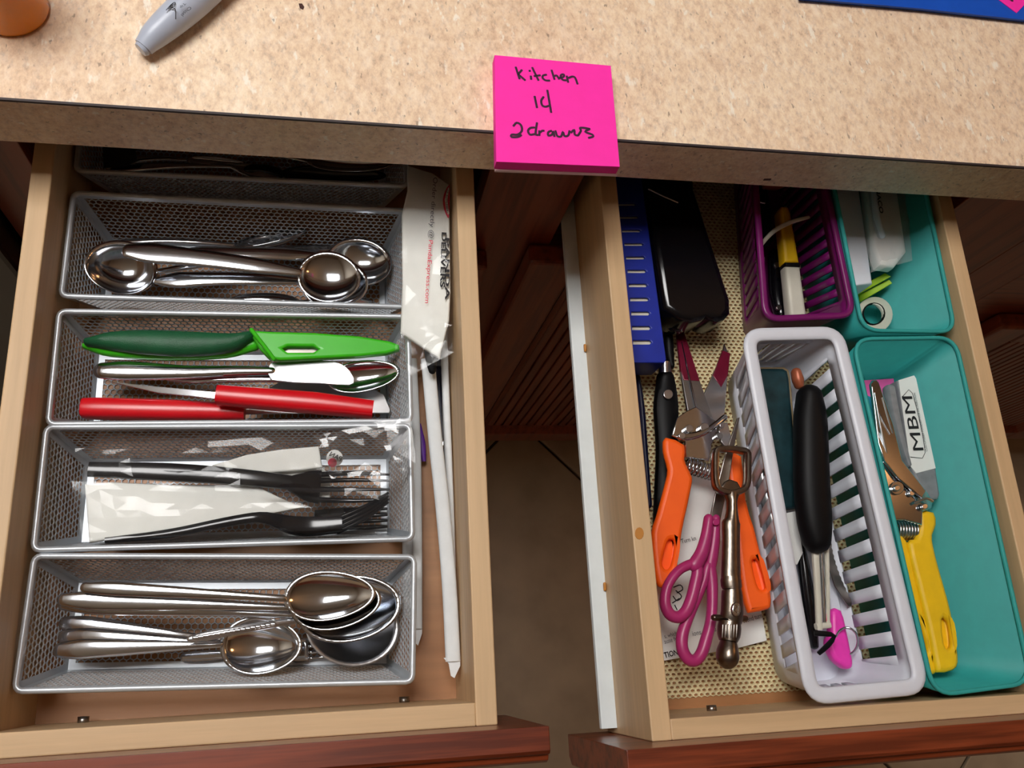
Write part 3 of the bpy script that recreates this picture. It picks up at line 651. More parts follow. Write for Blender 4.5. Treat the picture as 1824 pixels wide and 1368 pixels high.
# ------------------------------------------------------------------ beside the trays: napkin packet, straws
t = thing('napkin_packet', 'printed white napkin packet in clear film lying beside the trays', 'napkin', A(765, 470, -.12))
NP = [(726, 292), (771, 306), (801, 328), (801, 403), (803, 520), (800, 572), (783, 638), (750, 615), (714, 591), (717, 504), (716, 381), (726, 338)]
plate('napkin', NP, -.104, .004, 'napkin', t, bev=.0012, bend=lambda x, y: .0010 * math.sin(x * 420 + y * 60) + .0008 * math.sin(y * 150))
loft('fork_tip', [(764, 600, -.113), (768, 640, -.114), (770, 660, -.116)], [12, 11, 7], .0016, 'black', t, sm=2, roundcap=True)
ZN = -.1018
text('print_line', 'Order directly @', (772, 316), (764, 424), ZN, 'printgrey', t, height=12)
text('print_address', 'PandaExpress.com', (764, 428), (757, 540), ZN, 'printred', t, height=11)
text('print_bold', 'DELIVERS', (787, 414), (784, 512), ZN, 'print', t, height=10, bold=.03)
text('print_edge', 'PANDA', (793, 424), (793, 535), ZN, 'print', t, height=9, bold=.03)
plate('badge', [(799, 330), (793, 340), (789, 355), (791, 372), (797, 386), (800, 386), (801, 358), (801, 330)], ZN, .0004, 'printred', t, bev=.0001, sm=2)
plate('badge_band', [(799, 333), (795, 343), (792, 356), (794, 371), (798, 383), (800, 380), (797, 356), (800, 336)], ZN + .0003, .0003, 'white_paper', t, bev=.0001)
text('badge_text', 'SE KITCHEN', (794, 338), (794, 379), ZN + .0004, 'printgrey', t, height=5)
film('film', [(716, 280, -.099), (803, 298, -.099), (800, 655, -.103), (704, 642, -.102)], 'film', t, 6, 22, .0012, .001, 8)
film('film_tail', [(714, 590, -.104), (803, 570, -.102), (808, 628, -.100), (730, 668, -.108)], 'film', t, 8, 7, .0030, .001, 9)
def straw(label, path, hw, group='paper wrapped straws', torn=True):
    t = thing('wrapped_straw', label, 'straw', A(*path[len(path) // 2]), group)
    loft('wrapper', path, hw, .0030, 'wrapper', t, sm=4, e=2.6, n=14)
    if torn:
        x, y, z = path[-1]; plate('torn_end', [(x - hw * 1.3, y - 6), (x + hw, y - 10), (x + hw, y + 8), (x + hw * .2, y + 30), (x - hw * .3, y + 26), (x - hw * .6, y + 4)], z + .001, .0008, 'wrapper', t, bev=.0002)
    return t
straw('broad paper wrapped straw running from the napkin packet to the drawer front', [(762, 640, -.128), (775, 780, -.129), (788, 900, -.130), (800, 1040, -.131), (807, 1178, -.132)], 13)
straw('thin paper wrapped straw against the drawer side', [(790, 590, -.140), (794, 700, -.140), (801, 880, -.140), (805, 1020, -.140), (808, 1160, -.140)], 7, torn=False)
straw('paper wrapped straw tucked along the tray ends', [(734, 640, -.146), (741, 800, -.148), (743, 960, -.149), (743, 1120, -.151)], 9)
straw('flat paper wrapper lying below the tray ends', [(722, 660, -.157), (727, 880, -.159), (728, 1100, -.160)], 11, torn=False)
o = loft('violet_wrapper', [(746, 755, -.156), (752, 790, -.156), (755, 822, -.157)], [4, 6, 4], .0015, 'purple2', None, sm=3); tag(o, 'violet wrapper tip between two paper wrapped straws', 'wrapper')
o = loft('plastic_knife', [(778, 640, -.158), (784, 720, -.159), (791, 812, -.160)], [8, 9, 7], .0018, 'navy', None, sm=3, e=3); tag(o, 'dark navy plastic handle lying under the straws', 'knife')
t = thing('stirrer', 'grey stirring stick with a small ball tip between the straws', 'stirrer', A(791, 720, -.155)); loft('stick', [(792, 640, -.154), (790, 720, -.154), (789, 786, -.155)], 3, .0012, 'greyplastic', t)
loft('ball', [(789, 786, -.155), (789, 794, -.155)], 4.5, .002, 'steel', t, roundcap=True)

# ------------------------------------------------------------------ right drawer: liner and loose tools
lo = np.array([.2056, -.345]); hi2 = np.array([.4678, .125])
V, Fc = hexcells([(0, 0), (hi2[0] - lo[0], 0), (hi2[0] - lo[0], hi2[1] - lo[1]), (0, hi2[1] - lo[1])], np.array([lo[0], lo[1], H + ZB + .0012]), np.array([1., 0, 0]), np.array([0, 1., 0]), .0044, .0034, .0017, .0012)
o = mk('drawer_liner', V, Fc, 'liner', None, smooth=False); tag(o, 'cream woven non-slip liner on the bottom of the tool drawer', 'liner', None, 'stuff')
t = thing('instruction_sheet', 'folded white paper instruction sheet under the shears and scissors', 'paper', A(1280, 1020, -.16))
SZ = -.1585
plate('sheet', [(1222, 830), (1308, 836), (1338, 990), (1366, 1141), (1316, 1154), (1183, 1177), (1150, 1172), (1160, 980)], SZ, .0008, 'white_paper', t, bev=.0002)
text('print_line', 'econd turn', (1324, 1110), (1358, 1100), SZ + .0004, 'printgrey', t, height=9)
text('print_line', 'Turn kn', (1214, 968), (1240, 962), SZ + .0004, 'print', t, height=8)
text('print_line', 's, which', (1184, 1137), (1206, 1131), SZ + .0004, 'printgrey', t, height=8)
text('print_line', 'ause fr', (1184, 1147), (1206, 1141), SZ + .0004, 'printgrey', t, height=8)
text('print_heading', 'TION', (1184, 1172), (1208, 1166), SZ + .0004, 'print', t, height=10, bold=.02)
text('print_line', 'ions  some', (1234, 1133), (1276, 1124), SZ + .0004, 'printgrey', t, height=8)
ribbon('drawing', [[(1200, 1046), (1212, 1042), (1216, 1050), (1206, 1056)], [(1204, 1052), (1214, 1062), (1206, 1070), (1199, 1062)], [(1198, 1074), (1210, 1066)], [(1202, 1078), (1206, 1086)]], 1.0, SZ + .0004, 'print', t)
# blue knife guard
t = thing('knife_guard', 'blue plastic knife guard with a row of slits along the drawer side', 'guard', A(1130, 500, -.15))
ZG = -.114
ys = [364, 387, 411, 435, 459, 483, 508, 533, 558, 584, 609.5]; xe = [1133, 1138, 1141.6, 1146, 1149, 1151.6, 1153.7, 1156, 1158, 1159.5, 1161]
def rx(y): return 1143.7 + (y - 322) / (640 - 322) * (1187 - 1143.7)
holes = [[(x - 33, y - w), (x - 3, y - w), (x, y), (x - 3, y + w), (x - 33, y + w)] for x, y, w in zip(xe, ys, np.linspace(1.6, 3.6, 11))]
plate('shell', [(1074, 300), (1140, 300), (1143.7, 322), (1187, 640), (1184, 646), (1124, 646)], ZG, .0022, 'blue', t, bev=.0008, holes=holes)
plate('blade', [(1078, 300), (1134, 300), (1172, 638), (1128, 638)], ZG - .0026, .0012, 'ivory', t)
plate('base', [(1074, 300), (1140, 300), (1187, 640), (1184, 646), (1124, 646)], ZG - .0040, .030, 'blue', t, bev=.0008)
t = thing('chef_knife', 'black riveted knife handle with steel bolster coming out of the blue guard', 'knife', A(1190, 760, -.15))
loft('bolster', [(1183, 645, -.140), (1185, 676, -.142)], [11, 15], .005, 'steel_soft', t)
loft('handle', [(1185, 674, -.142), (1186, 700, -.145), (1186, 730, -.148), (1188, 800, -.151), (1186, 870, -.1505), (1180, 930, -.1505)], [17, 22, 25, 22, 22, 18], .0066, 'black', t, sm=3, e=2.6, roundcap=True)
puck('rivet', 1190.5, 702, 8.5, -.140, -.1376, 'steel_soft', t)
t = thing('steak_knife', 'dark navy knife handle squeezed against the drawer side', 'knife', A(1150, 780, -.155))
loft('handle', [(1134, 674, -.153), (1141, 730, -.154), (1146, 800, -.155), (1154, 900, -.156)], [7, 8, 8, 7], .0048, 'navy', t, sm=3, roundcap=True)
loft('collar', [(1158, 650, -.152), (1144, 656, -.152), (1135, 672, -.153)], 3, .004, 'steel', t, sm=4)
# black case
t = thing('utensil_case', 'glossy black plastic case with two rounded lobes beside the blue guard', 'case', A(1225, 450, -.15))
plate('body', [(1150, 300), (1236, 300), (1238, 337), (1246, 360), (1302, 532), (1303, 556), (1293, 567), (1278, 570), (1264, 566), (1260, 563), (1252, 568), (1232, 572), (1210, 566), (1183, 548), (1166, 440)], -.112, .034, 'black_gloss', t, bev=.005, sm=1)
loft('metal_pin', [(1155, 337, -.1105), (1180, 349, -.1105), (1207, 361, -.1105)], 2, .0008, 'steel', t, roundcap=True)
cp = [(1206 + 17 * math.cos(a), 571 + 17 * math.sin(a), -.135) for a in np.arange(14) / 14 * 2 * math.pi]
loft('hanging_loop', cp, 6.5, .004, 'black_gloss', t, closed=True, sm=2)
o = loft('tool_handle', [(1190, 594, -.153), (1192, 630, -.154), (1195, 652, -.155)], [9, 10, 7], .004, 'black', None, sm=3, roundcap=True); tag(o, 'short black handle between the blue guard and maroon blade', 'handle')
# orange shears
t = thing('pruning_shears', 'orange handled shears with open maroon tipped blades and coil spring', 'shears', A(1270, 860, -.155))
plate('blade', [(1205, 583), (1217, 588), (1246, 677), (1273, 752), (1252, 778), (1226, 738), (1214, 672)], -.138, .003, 'steel_soft', t, tilt=((1210, 590, -.152), (1250, 765, -.136)))
plate('blade_coating', [(1204.5, 582), (1217.5, 587), (1247, 679), (1218, 677), (1213, 660)], -.1375, .0035, 'maroon', t, tilt=((1210, 590, -.1515), (1250, 765, -.1355)))
loft('blade_ridge', [(1214, 610, -.1498), (1228, 676, -.1428), (1240, 728, -.1380)], [1, 2.5, 3], .0012, 'steel', t)
plate('blade', [(1291, 612), (1297, 628), (1301, 630), (1296, 668), (1291, 735), (1268, 760), (1250, 712), (1270, 667), (1288, 625)], -.1405, .003, 'steel_soft', t, tilt=((1293, 612, -.146), (1270, 760, -.1395)))
plate('blade_coating', [(1288, 624), (1301, 629), (1297, 668), (1285, 690), (1270, 669)], -.140, .0035, 'maroon', t, tilt=((1293, 612, -.1455), (1270, 760, -.139)))
plate('pivot_plate', [(1206, 744), (1223, 732), (1240, 724), (1262, 740), (1276, 750), (1279, 772), (1268, 792), (1264, 820), (1222, 814), (1221, 786), (1197, 776)], -.1325, .003, 'steel', t, bev=.0008)
loft('lever', [(1213, 778, -.130), (1240, 774, -.1295), (1266, 763, -.1295), (1291, 743, -.131)], [7, 6, 6, 6], .0012, 'steel', t, sm=4, roundcap=True)
for (x, y, r) in ((1215, 776, 6), (1228, 763, 7), (1282, 776, 6), (1287, 757, 5), (1255, 761, 8)): puck('rivet', x, y, r, -.133, -.1285, 'steel_soft', t)
plate('side_plate', [(1278, 756), (1296, 752), (1306, 790), (1312, 800), (1296, 800), (1284, 786)], -.1345, .003, 'steel_soft', t)
HL = [(1188, 778), (1221, 792), (1221, 818), (1228, 835), (1234.5, 850), (1233.5, 865), (1225, 906), (1216, 949), (1209, 1000), (1206, 1030), (1196, 1046), (1180, 1046), (1172, 1036), (1166, 1000), (1163, 949), (1172, 918), (1188, 858), (1192, 835), (1186, 812), (1183.5, 795)]
plate('handle', HL, -.1255, .007, 'orange', t, bev=.003, sm=2, holes=[[(1190, 966), (1196, 960), (1203, 962), (1204, 975), (1198, 1006), (1190, 1014), (1182, 1008), (1182, 995)]])
plate('handle_back', HL, -.1325, .006, 'orange', t, bev=.003, sm=2)
HRp = [(1296, 815), (1322, 812), (1330, 890), (1345, 940), (1360, 1000), (1374, 1054), (1375, 1076), (1370, 1085), (1341, 1091), (1334, 1087), (1325, 1055), (1316, 990), (1306, 890)]
plate('handle', HRp, -.1265, .007, 'orange', t, bev=.003, sm=2, holes=[[(1341, 1001), (1347, 996), (1354, 1000), (1366, 1040), (1364, 1049), (1357, 1050), (1350, 1040)]])
plate('handle_back', HRp, -.1335, .006, 'orange', t, bev=.003, sm=2)
def spring(name, p0, p1, r, wire, turns, mat, parent):
    a, b = A(*p0), A(*p1); ax = b - a; axn = ax / np.linalg.norm(ax); s = np.cross(axn, (0, 0, 1)); s /= np.linalg.norm(s); u = np.cross(s, axn)
    P = [a + ax * q + r * (s * math.cos(2 * math.pi * turns * q) + u * math.sin(2 * math.pi * turns * q)) for q in np.linspace(0, 1, int(turns * 16) + 1)]
    mk(name, *loftg(P, wire, wire, n=6, up=axn), mat, parent)
spring('spring', (1222, 828, -.138), (1280, 846, -.138), .0058, .0008, 9, 'steel', t)
# magenta scissors
t = thing('scissors', 'magenta plastic handled scissors lying on the instruction sheet', 'scissors', A(1240, 1050, -.1385))
z2 = lambda L, z: [(1130 + x / 5.7, 980 + y / 5.7, z) for x, y in L]
loft('finger_loop', z2([(610, 140), (480, 185), (385, 280), (325, 400), (312, 540), (355, 645), (440, 680), (520, 625), (580, 490), (620, 330), (640, 220)], -.1195), [10, 9, 9, 9, 10, 11, 11, 11, 11, 11, 11], .0042, 'magenta', t, closed=True, sm=4)
loft('finger_loop', z2([(750, 140), (700, 320), (620, 520), (540, 700), (487, 860), (487, 1000), (540, 1100), (615, 1120), (680, 1050), (725, 920), (775, 720), (790, 500), (785, 300)], -.1235), [11, 9, 9, 10, 11, 11, 11, 11, 11, 11, 10, 10, 11], .0042, 'magenta', t, closed=True, sm=4)
loft('shank', [(1262, 924, -.1185), (1258, 955, -.1185), (1250, 985, -.1185), (1238, 1006, -.1185)], [9, 11, 13, 14], .0042, 'magenta', t, sm=4, roundcap=True)
loft('shank', [(1274, 924, -.1215), (1272, 960, -.1215), (1268, 990, -.1225), (1264, 1010, -.1235)], [9, 11, 12, 12], .0042, 'magenta', t, sm=4, roundcap=True)
plate('blade', [(1264, 926), (1284, 926), (1300, 850), (1305, 815), (1318, 743), (1313, 745), (1290, 815), (1276, 870)], -.1155, .0016, 'steel_dark', t, tilt=((1274, 926, -.1195), (1316, 744, -.1125)))
puck('rivet', 1276, 930, 6, -.1195, -.1150, 'magenta', t)
# pewter opener
t = thing('bottle_opener', 'antique pewter bottle opener with square ring head and ornate handle', 'bottle opener', A(1302, 1000, -.1280))
rp = [(1278, 801), (1290, 800), (1303, 800), (1316, 802), (1326, 804), (1331, 809), (1331, 825), (1331, 845), (1330, 860), (1326, 870), (1316, 876), (1302, 878), (1287, 876), (1277, 869), (1274, 858), (1273, 840), (1273, 820), (1274, 806)]
loft('ring_head', [(x, y, -.1040) for x, y in rp], 6.0, .0040, 'pewter', t, closed=True, sm=2, e=3.5)
plate('pry_lip', [(1291, 858), (1300, 853), (1314, 858), (1324, 876), (1280, 876)], -.1045, .003, 'pewter', t, bev=.001)
loft('shaft', [(1302, 878, -.1050), (1303, 894, -.1050), (1303, 925, -.1050), (1302, 932, -.1050), (1302, 960, -.1050), (1302, 1000, -.1050), (1302, 1030, -.1050)], [18, 10, 14, 18, 17, 18, 19], .0052, 'pewter', t, sm=2, n=14)
loft('collar', [(1302, 1028, -.1050), (1302, 1034, -.1050), (1303, 1044, -.1050), (1303, 1050, -.1050)], [18, 20, 20, 17], .0062, 'pewter', t, n=14)
loft('barrel', [(1303, 1050, -.1050), (1304, 1060, -.1050), (1304, 1090, -.1050), (1302, 1104, -.1060), (1300, 1110, -.1060)], [18, 20, 21, 21, 17], .0066, 'pewter', t, sm=2, n=14)
plate('emblem', disc(1312, 1085, 8, 16, 13), -.0965, .003, 'steel', t, bev=.0008)
ribbon('emblem_relief', [[(1308, 1078), (1313, 1080), (1308, 1086), (1313, 1091)], [(1316, 1080), (1315, 1092)]], .8, -.0964, 'steel_dark', t)
loft('side_peg', [(1272, 1100, -.1070), (1327, 1102, -.1070)], 6, .003, 'pewter', t, roundcap=True)
loft('ruff', [(1300, 1108, -.1060), (1299, 1118, -.1060), (1298, 1132, -.1060), (1297, 1142, -.1060)], [20, 22, 21, 16], .0072, 'pewter', t, sm=2, n=14)
for k in range(6): loft('ruff_fold', [(1287 + k * 5, 1113, -.0992), (1286 + k * 5, 1135, -.0995)], 1.5, .0008, 'steel_dark', t, roundcap=True)
loft('ball_end', [(1297, 1140, -.1070), (1297, 1150, -.1070), (1296, 1162, -.1070), (1296, 1175, -.1070), (1296, 1186, -.1070), (1296, 1192, -.1070)], [14, 17, 20, 20, 14, 5], [.006, .0072, .0082, .0082, .006, .002], 'pewter', t, sm=3, n=18)

# ------------------------------------------------------------------ plastic baskets and bins
def rquad(C, r, k=7, nedge=14):
    """rounded corners on a quad; corner order TL TR BR BL"""
    out = []; n = 4; segs = []
    for i in range(n):
        p, a, b = C[i], C[i - 1], C[(i + 1) % n]; d0 = (a - p) / np.linalg.norm(a - p); d1 = (b - p) / np.linalg.norm(b - p)
        s0, s1 = p + d0 * r, p + d1 * r
        segs.append([(1 - q) ** 2 * s0 + 2 * q * (1 - q) * p + q * q * s1 for q in np.linspace(0, 1, k)])
    for i in range(n):
        out += segs[i]; e0, e1 = segs[i][-1], segs[(i + 1) % n][0]
        out += [e0 + (e1 - e0) * q for q in np.linspace(0, 1, nedge + 2)[1:-1]]
    return np.array(out)
def insetq(C, d):
    """move every edge of the quad inwards; d = (top, right, bottom, left)"""
    L = []; cen = sum(C) / 4
    for i in range(4):
        a, b = C[i], C[(i + 1) % 4]; t = (b - a) / np.linalg.norm(b - a); nrm = np.array([-t[1], t[0], 0]); nrm *= np.sign(nrm @ (cen - a)); L.append((a + nrm * d[i], t))
    out = []
    for i in range(4):
        (p, t), (q, s) = L[i - 1], L[i]; k = ((q - p)[0] * s[1] - (q - p)[1] * s[0]) / (t[0] * s[1] - t[1] * s[0]); out.append(p + t * k)
    return out
def bin_(name, label, cat, px, zr, zb, inset, r0, r1, mat, rim=(.003, .002), th=.0014, slots=None, group=None, k=7, nedge=14):
    C = insetq([A(x, y, zr) for x, y in px], [rim[0]] * 4); inset = [max(.004, q - rim[0]) for q in inset]; Bc = [np.array([*q[:2], H + zb]) for q in insetq([c.copy() for c in C], inset)]
    T = rquad(C, r0, k, nedge); B = rquad(Bc, r1, k, nedge); n = len(T); per = k + nedge
    cen = sum(Bc) / 4; t = thing(name, label, cat, (cen[0], cen[1], H + zb), group)
    def S(s, v):
        s = s % n; i = int(s); f = s - i; j = (i + 1) % n
        return (1 - v) * ((1 - f) * B[i] + f * B[j]) + v * ((1 - f) * T[i] + f * T[j])
    V = []; Fc = []
    def quad(s0b, s1b, s0t, s1t, v0, v1):
        k0 = len(V); V.extend([S(s0b, v0), S(s1b, v0), S(s1t, v1), S(s0t, v1)]); Fc.append((k0, k0 + 1, k0 + 2, k0 + 3))
    def band(v0, v1, a=0, b=None, step=1):
        b = n if b is None else b
        for s in range(a, b): quad(s, s + 1, s, s + 1, v0, v1)
    if not slots: band(0, 1)
    else:
        v0, v1 = slots['v']; band(0, v0); band(v1, 1)
        done = set()
        for e in slots['edges']:
            s0 = e * per + (k - 1); s1 = e * per + per; cnt = slots['n'][e]; L = s1 - s0; w = L / cnt; bar = w * slots['bar']; sh = slots['slant'][e] * w; done.update(range(s0, s1))
            # v-steps follow the slant
            m = 4
            for q in range(cnt + 1):
                c = s0 + q * w
                for h in range(m):
                    va, vb = v0 + (v1 - v0) * h / m, v0 + (v1 - v0) * (h + 1) / m; fa, fb = h / m - .5, (h + 1) / m - .5
                    lo_a, lo_b = c - bar / 2 + sh * fa, c - bar / 2 + sh * fb; hi_a, hi_b = c + bar / 2 + sh * fa, c + bar / 2 + sh * fb
                    if q == 0: lo_a = lo_b = s0
                    if q == cnt: hi_a = hi_b = s1
                    clampf = lambda x: min(max(x, s0), s1 - 1e-6 if s1 % n == 0 else s1)
                    quad(clampf(lo_a), clampf(hi_a), clampf(lo_b), clampf(hi_b), va, vb)
        for s in range(n):
            if s not in done: quad(s, s + 1, s, s + 1, v0, v1)
    kb = len(V); V.extend(list(B)); Fc.append(tuple(range(kb, kb + n)))
    me_o = mk('body', V, Fc, mat, t, smooth=False)
    bm = bmesh.new(); bm.from_mesh(me_o.data); bmesh.ops.remove_doubles(bm, verts=bm.verts, dist=2e-5); bmesh.ops.recalc_face_normals(bm, faces=bm.faces); bm.to_mesh(me_o.data); bm.free()
    for p in me_o.data.polygons: p.use_smooth = len(p.vertices) <= 4
    s = me_o.modifiers.new('thick', 'SOLIDIFY'); s.thickness = th; s.offset = 0
    mk('rim', *loftg(T, rim[0], rim[1], n=10, closed=True, e=2.6), mat, t)
    return t
ZF = ZB + .003
bin_('slotted_basket', 'white plastic slotted basket holding a peeler and knife', 'basket', [(1318, 585), (1500, 581), (1658, 1236), (1436, 1258)], -.088, ZF, (.012, .018, .010, .021), .012, .014, 'whiteplastic', (.0052, .0022), .0018,
     dict(v=(.34, .80), edges=(0, 1, 2, 3), n={0: 4, 1: 14, 2: 4, 3: 14}, bar=.56, slant={0: .9, 1: -.3, 2: .9, 3: .5}), nedge=28)
bin_('slotted_basket', 'purple plastic slotted basket holding a yellow cutter and pocket knife', 'basket', [(1330, 196), (1448, 196), (1526, 567), (1358, 575)], -.088, ZF, (.012, .007, .012, .022), .012, .014, 'purple', (.0026, .002), .0016,
     dict(v=(.2, .84), edges=(1, 3), n={1: 14, 3: 14}, bar=.55, slant={1: .1, 3: .6}), nedge=28)
bin_('storage_bin', 'teal plastic bin holding yellow handled pruners and a labelled cutter', 'bin', [(1514, 601), (1703, 598), (1842, 1220), (1661, 1244)], -.086, ZF, (.012, .010, .012, .010), .016, .012, 'teal', (.0015, .0017), .0014, group='teal bins')
bin_('storage_bin', 'teal plastic bin holding a white box and lime sticks, partly under the worktop', 'bin', [(1455, 196), (1622, 200), (1705, 595), (1534, 592)], -.085, ZF, (.012, .010, .012, .010), .014, .012, 'teal', (.0015, .0017), .0014, group='teal bins')

# ------------------------------------------------------------------ white basket contents
ZI = ZF + .0015
t = thing('tin_case', 'weathered dark blue-green flat tin with rounded corners', 'tin', A(1380, 780, -.15))
tn = [(1352, 655), (1396, 655), (1404, 660), (1407, 672), (1426, 890), (1420, 905), (1390, 908), (1380, 880)]
plate('lid', tn, -.126, .013, 'tin', t, bev=.003); plate('edge', [(x + (1 if x > 1380 else -1) * 1.2, y + (1.5 if y > 780 else -1.5)) for x, y in tn], -.131, .006, 'tan', t, bev=.001)
o = loft('copper_tab', [(1418, 664, -.121), (1421, 676, -.121), (1423, 686, -.122)], [10, 12, 9], .005, 'copper', None, sm=3, roundcap=True); tag(o, 'copper brown rounded tab between the tin and black peeler grip', 'tab')
o = loft('steel_rod', [(1356, 846, -.151), (1386, 975, -.152), (1417, 1110, -.153)], [13, 13, 13], .0058, 'steel_soft', None, n=18, roundcap=True); tag(o, 'shiny steel rod lying along the slotted wall of the white basket', 'rod')
o = plate('paper_scrap', [(1400, 914), (1420, 910), (1430, 985), (1420, 1006), (1412, 1004)], -.135, .0006, 'white_paper', None, bev=.0002, tilt=((1410, 914, -.128), (1420, 1005, -.137))); tag(o, 'pale paper scrap beside the peeler grip', 'paper')
t = thing('peeler', 'vegetable peeler with thick black grip and steel swivel head', 'peeler', A(1450, 900, -.14))
loft('grip', [(1441, 706, -.112), (1443, 740, -.112), (1444, 780, -.112), (1446, 868, -.113), (1451, 930, -.115), (1454, 962, -.117)], [24, 32, 34, 35, 33, 26], .0105, 'black', t, sm=3, n=18, e=2.4, roundcap=True)
loft('frame_bar', [(1452, 966, -.120), (1453, 1000, -.121), (1457, 1070, -.124), (1459, 1122, -.126)], [7, 6.5, 6, 6], .0022, 'ivory', t, sm=2, e=3)
loft('frame_bar', [(1472, 975, -.121), (1474, 1040, -.123), (1474, 1118, -.126)], [4.5, 3.5, 4], .0018, 'ivory', t, sm=2, e=3)
loft('swivel_blade', [(1463, 984, -.1205), (1467, 1050, -.1225), (1469, 1108, -.1245)], [3, 4, 3], .0012, 'steel', t, sm=2)
loft('frame_end', [(1453, 1116, -.126), (1478, 1113, -.126)], 6, .0022, 'ivory', t, e=3); loft('frame_end', [(1447, 974, -.120), (1476, 970, -.120)], 5, .0022, 'ivory', t, e=3)
loft('red_bead', [(1470, 1094, -.1255), (1472, 1106, -.1255)], 3, .0014, 'printred', t, roundcap=True)
t = thing('serrated_knife', 'short curved serrated steel blade beside the peeler head', 'knife', A(1500, 1030, -.14))
ser = [(1468, 960), (1481, 962)] + [(1481 + (q ** 1.5) * 37 + (.9 if i % 2 else -.6), 966 + q * 106) for i, q in enumerate(np.linspace(0, 1, 23))] + [(1517, 1079), (1511, 1080), (1500, 1064), (1487, 1043), (1478, 1015)]
plate('blade', ser, -.124, .0012, 'steel_dark', t, bev=.0003, tilt=((1475, 965, -.1275), (1515, 1078, -.133)))
t = thing('keyring_tool', 'white and hot pink pocket tool with a steel key ring', 'tool', A(1498, 1130, -.145))
plate('shaft', [(1476, 1010), (1484, 1018), (1500, 1090), (1481, 1090), (1477, 1050)], -.140, .005, 'whiteplastic', t, bev=.001)
plate('grip', [(1482, 1087), (1500, 1087), (1509, 1118), (1519, 1167), (1521, 1183), (1517, 1191), (1505, 1190), (1487, 1174), (1478, 1154), (1477, 1138), (1483, 1128)], -.135, .010, 'hotpinkplastic', t, bev=.003, sm=2)
rg = [(1508 + 20 * math.cos(a), 1142 + 24 * math.sin(a), -.133 + .006 * math.cos(a + .8)) for a in np.arange(24) / 24 * 2 * math.pi]
loft('key_ring', rg, 2.2, .0008, 'steel', t, closed=True)
o = loft('black_ribbon', [(1450, 1128, -.120), (1470, 1129, -.119), (1486, 1133, -.120), (1474, 1150, -.124), (1458, 1164, -.130)], [5, 5, 4, 5, 4], .0012, 'black', None, sm=2, e=3); tag(o, 'black folded ribbon loop at the peeler tip', 'ribbon')
o = loft('black_tool', [(1424, 962, -.150), (1436, 1040, -.150), (1445, 1110, -.151), (1450, 1150, -.152)], [8, 12, 11, 7], .005, 'black_gloss', None, sm=3, roundcap=True); tag(o, 'long glossy black tool under the peeler head', 'tool')

# ------------------------------------------------------------------ purple basket contents
t = thing('box_cutter', 'box cutter with yellow upper half and ivory lower half', 'cutter', A(1412, 480, -.1430))
plate('yellow_half', [(1389, 374), (1394, 366), (1405, 367), (1410, 380), (1425, 467), (1398, 467)], -.1270, .012, 'yellow', t, bev=.003, tilt=((1400, 366, -.1230), (1420, 576, -.1310)))
plate('band', [(1399, 467), (1425, 467), (1426, 474), (1400, 473)], -.1275, .011, 'black', t, bev=.001, tilt=((1400, 366, -.1235), (1420, 576, -.1315)))
plate('ivory_half', [(1400, 473), (1426, 474), (1438, 560), (1436, 566), (1426, 576), (1410, 575)], -.1270, .012, 'ivory', t, bev=.003, tilt=((1400, 366, -.1230), (1420, 576, -.1310)))
t = thing('pocket_knife', 'black pocket knife handle with two rivets in the purple basket', 'knife', A(1390, 520, -.15))
loft('handle', [(1380, 456, -.153), (1382, 490, -.153), (1386, 530, -.153), (1391, 560, -.153)], [15, 17, 19, 15], .0060, 'black_gloss', t, sm=3, roundcap=True, n=16)
for (x, y) in ((1384, 471), (1388, 547)): puck('rivet', x, y, 5, -.1485, -.1462, 'steel_dark', t)
o = loft('cable_tie', [(1350, 452, -.122), (1358, 434, -.118), (1378, 412, -.112), (1408, 396, -.107), (1440, 387, -.106)], [2, 4, 5, 5, 4], .0008, 'ivory', None, sm=4, roundcap=True); tag(o, 'pale grey curved strip arching over the yellow cutter', 'strip')
o = plate('plastic_sliver', [(1348, 452), (1356, 448), (1363, 458), (1363, 520), (1352, 526)], -.152, .003, 'whiteplastic', None, bev=.001); tag(o, 'pale plastic sliver beside the pocket knife', 'plastic')
t = thing('scissors', 'black handled gadget with steel clips at the covered end of the purple basket', 'tool', A(1360, 400, -.15))
loft('handle', [(1352, 330, -.138), (1357, 375, -.138), (1364, 428, -.140)], [14, 17, 13], .008, 'black', t, sm=3, roundcap=True)
loft('clip', [(1340, 342, -.130), (1350, 350, -.128), (1362, 336, -.127)], 2, .001, 'steel', t, sm=2); loft('clip', [(1342, 352, -.130), (1352, 360, -.130), (1362, 362, -.130)], 2.5, .001, 'steel', t, sm=2)
o = loft('corkscrew_grip', [(1364, 330, -.116), (1382, 331, -.116), (1398, 326, -.116)], [7, 9, 7], .005, 'copper', None, sm=3, roundcap=True); tag(o, 'reddish brown wooden grip at the covered end of the purple basket', 'grip')

# ------------------------------------------------------------------ teal bin contents
o = plate('white_box', [(1484, 310), (1527, 310), (1555, 505), (1521, 509), (1500, 420)], -.116, .040, 'whiteplastic', None, bev=.002); tag(o, 'long plain white box in the teal bin beside the purple basket', 'box')
t = thing('parts_bag', 'clear plastic bag with white parts and black lettering', 'bag', A(1585, 410, -.1210))
plate('insert', [(1540, 300), (1594, 300), (1616, 448), (1594, 476), (1568, 472), (1556, 440)], -.1110, .012, 'white_paper', t, bev=.003)
loft('roll', [(1552, 330, -.1070), (1561, 390, -.1070), (1570, 420, -.1090)], 7, .004, 'whiteplastic', t, sm=2, roundcap=True)
text('lettering', 'ONACO', (1557, 322), (1567, 380), -.1015, 'print', t, height=10, bold=.02)
film('film', [(1540, 290, -.1030), (1612, 290, -.1030), (1632, 462, -.1110), (1552, 484, -.1130)], 'filmhazy', t, 14, 26, .0016, .003, 12)
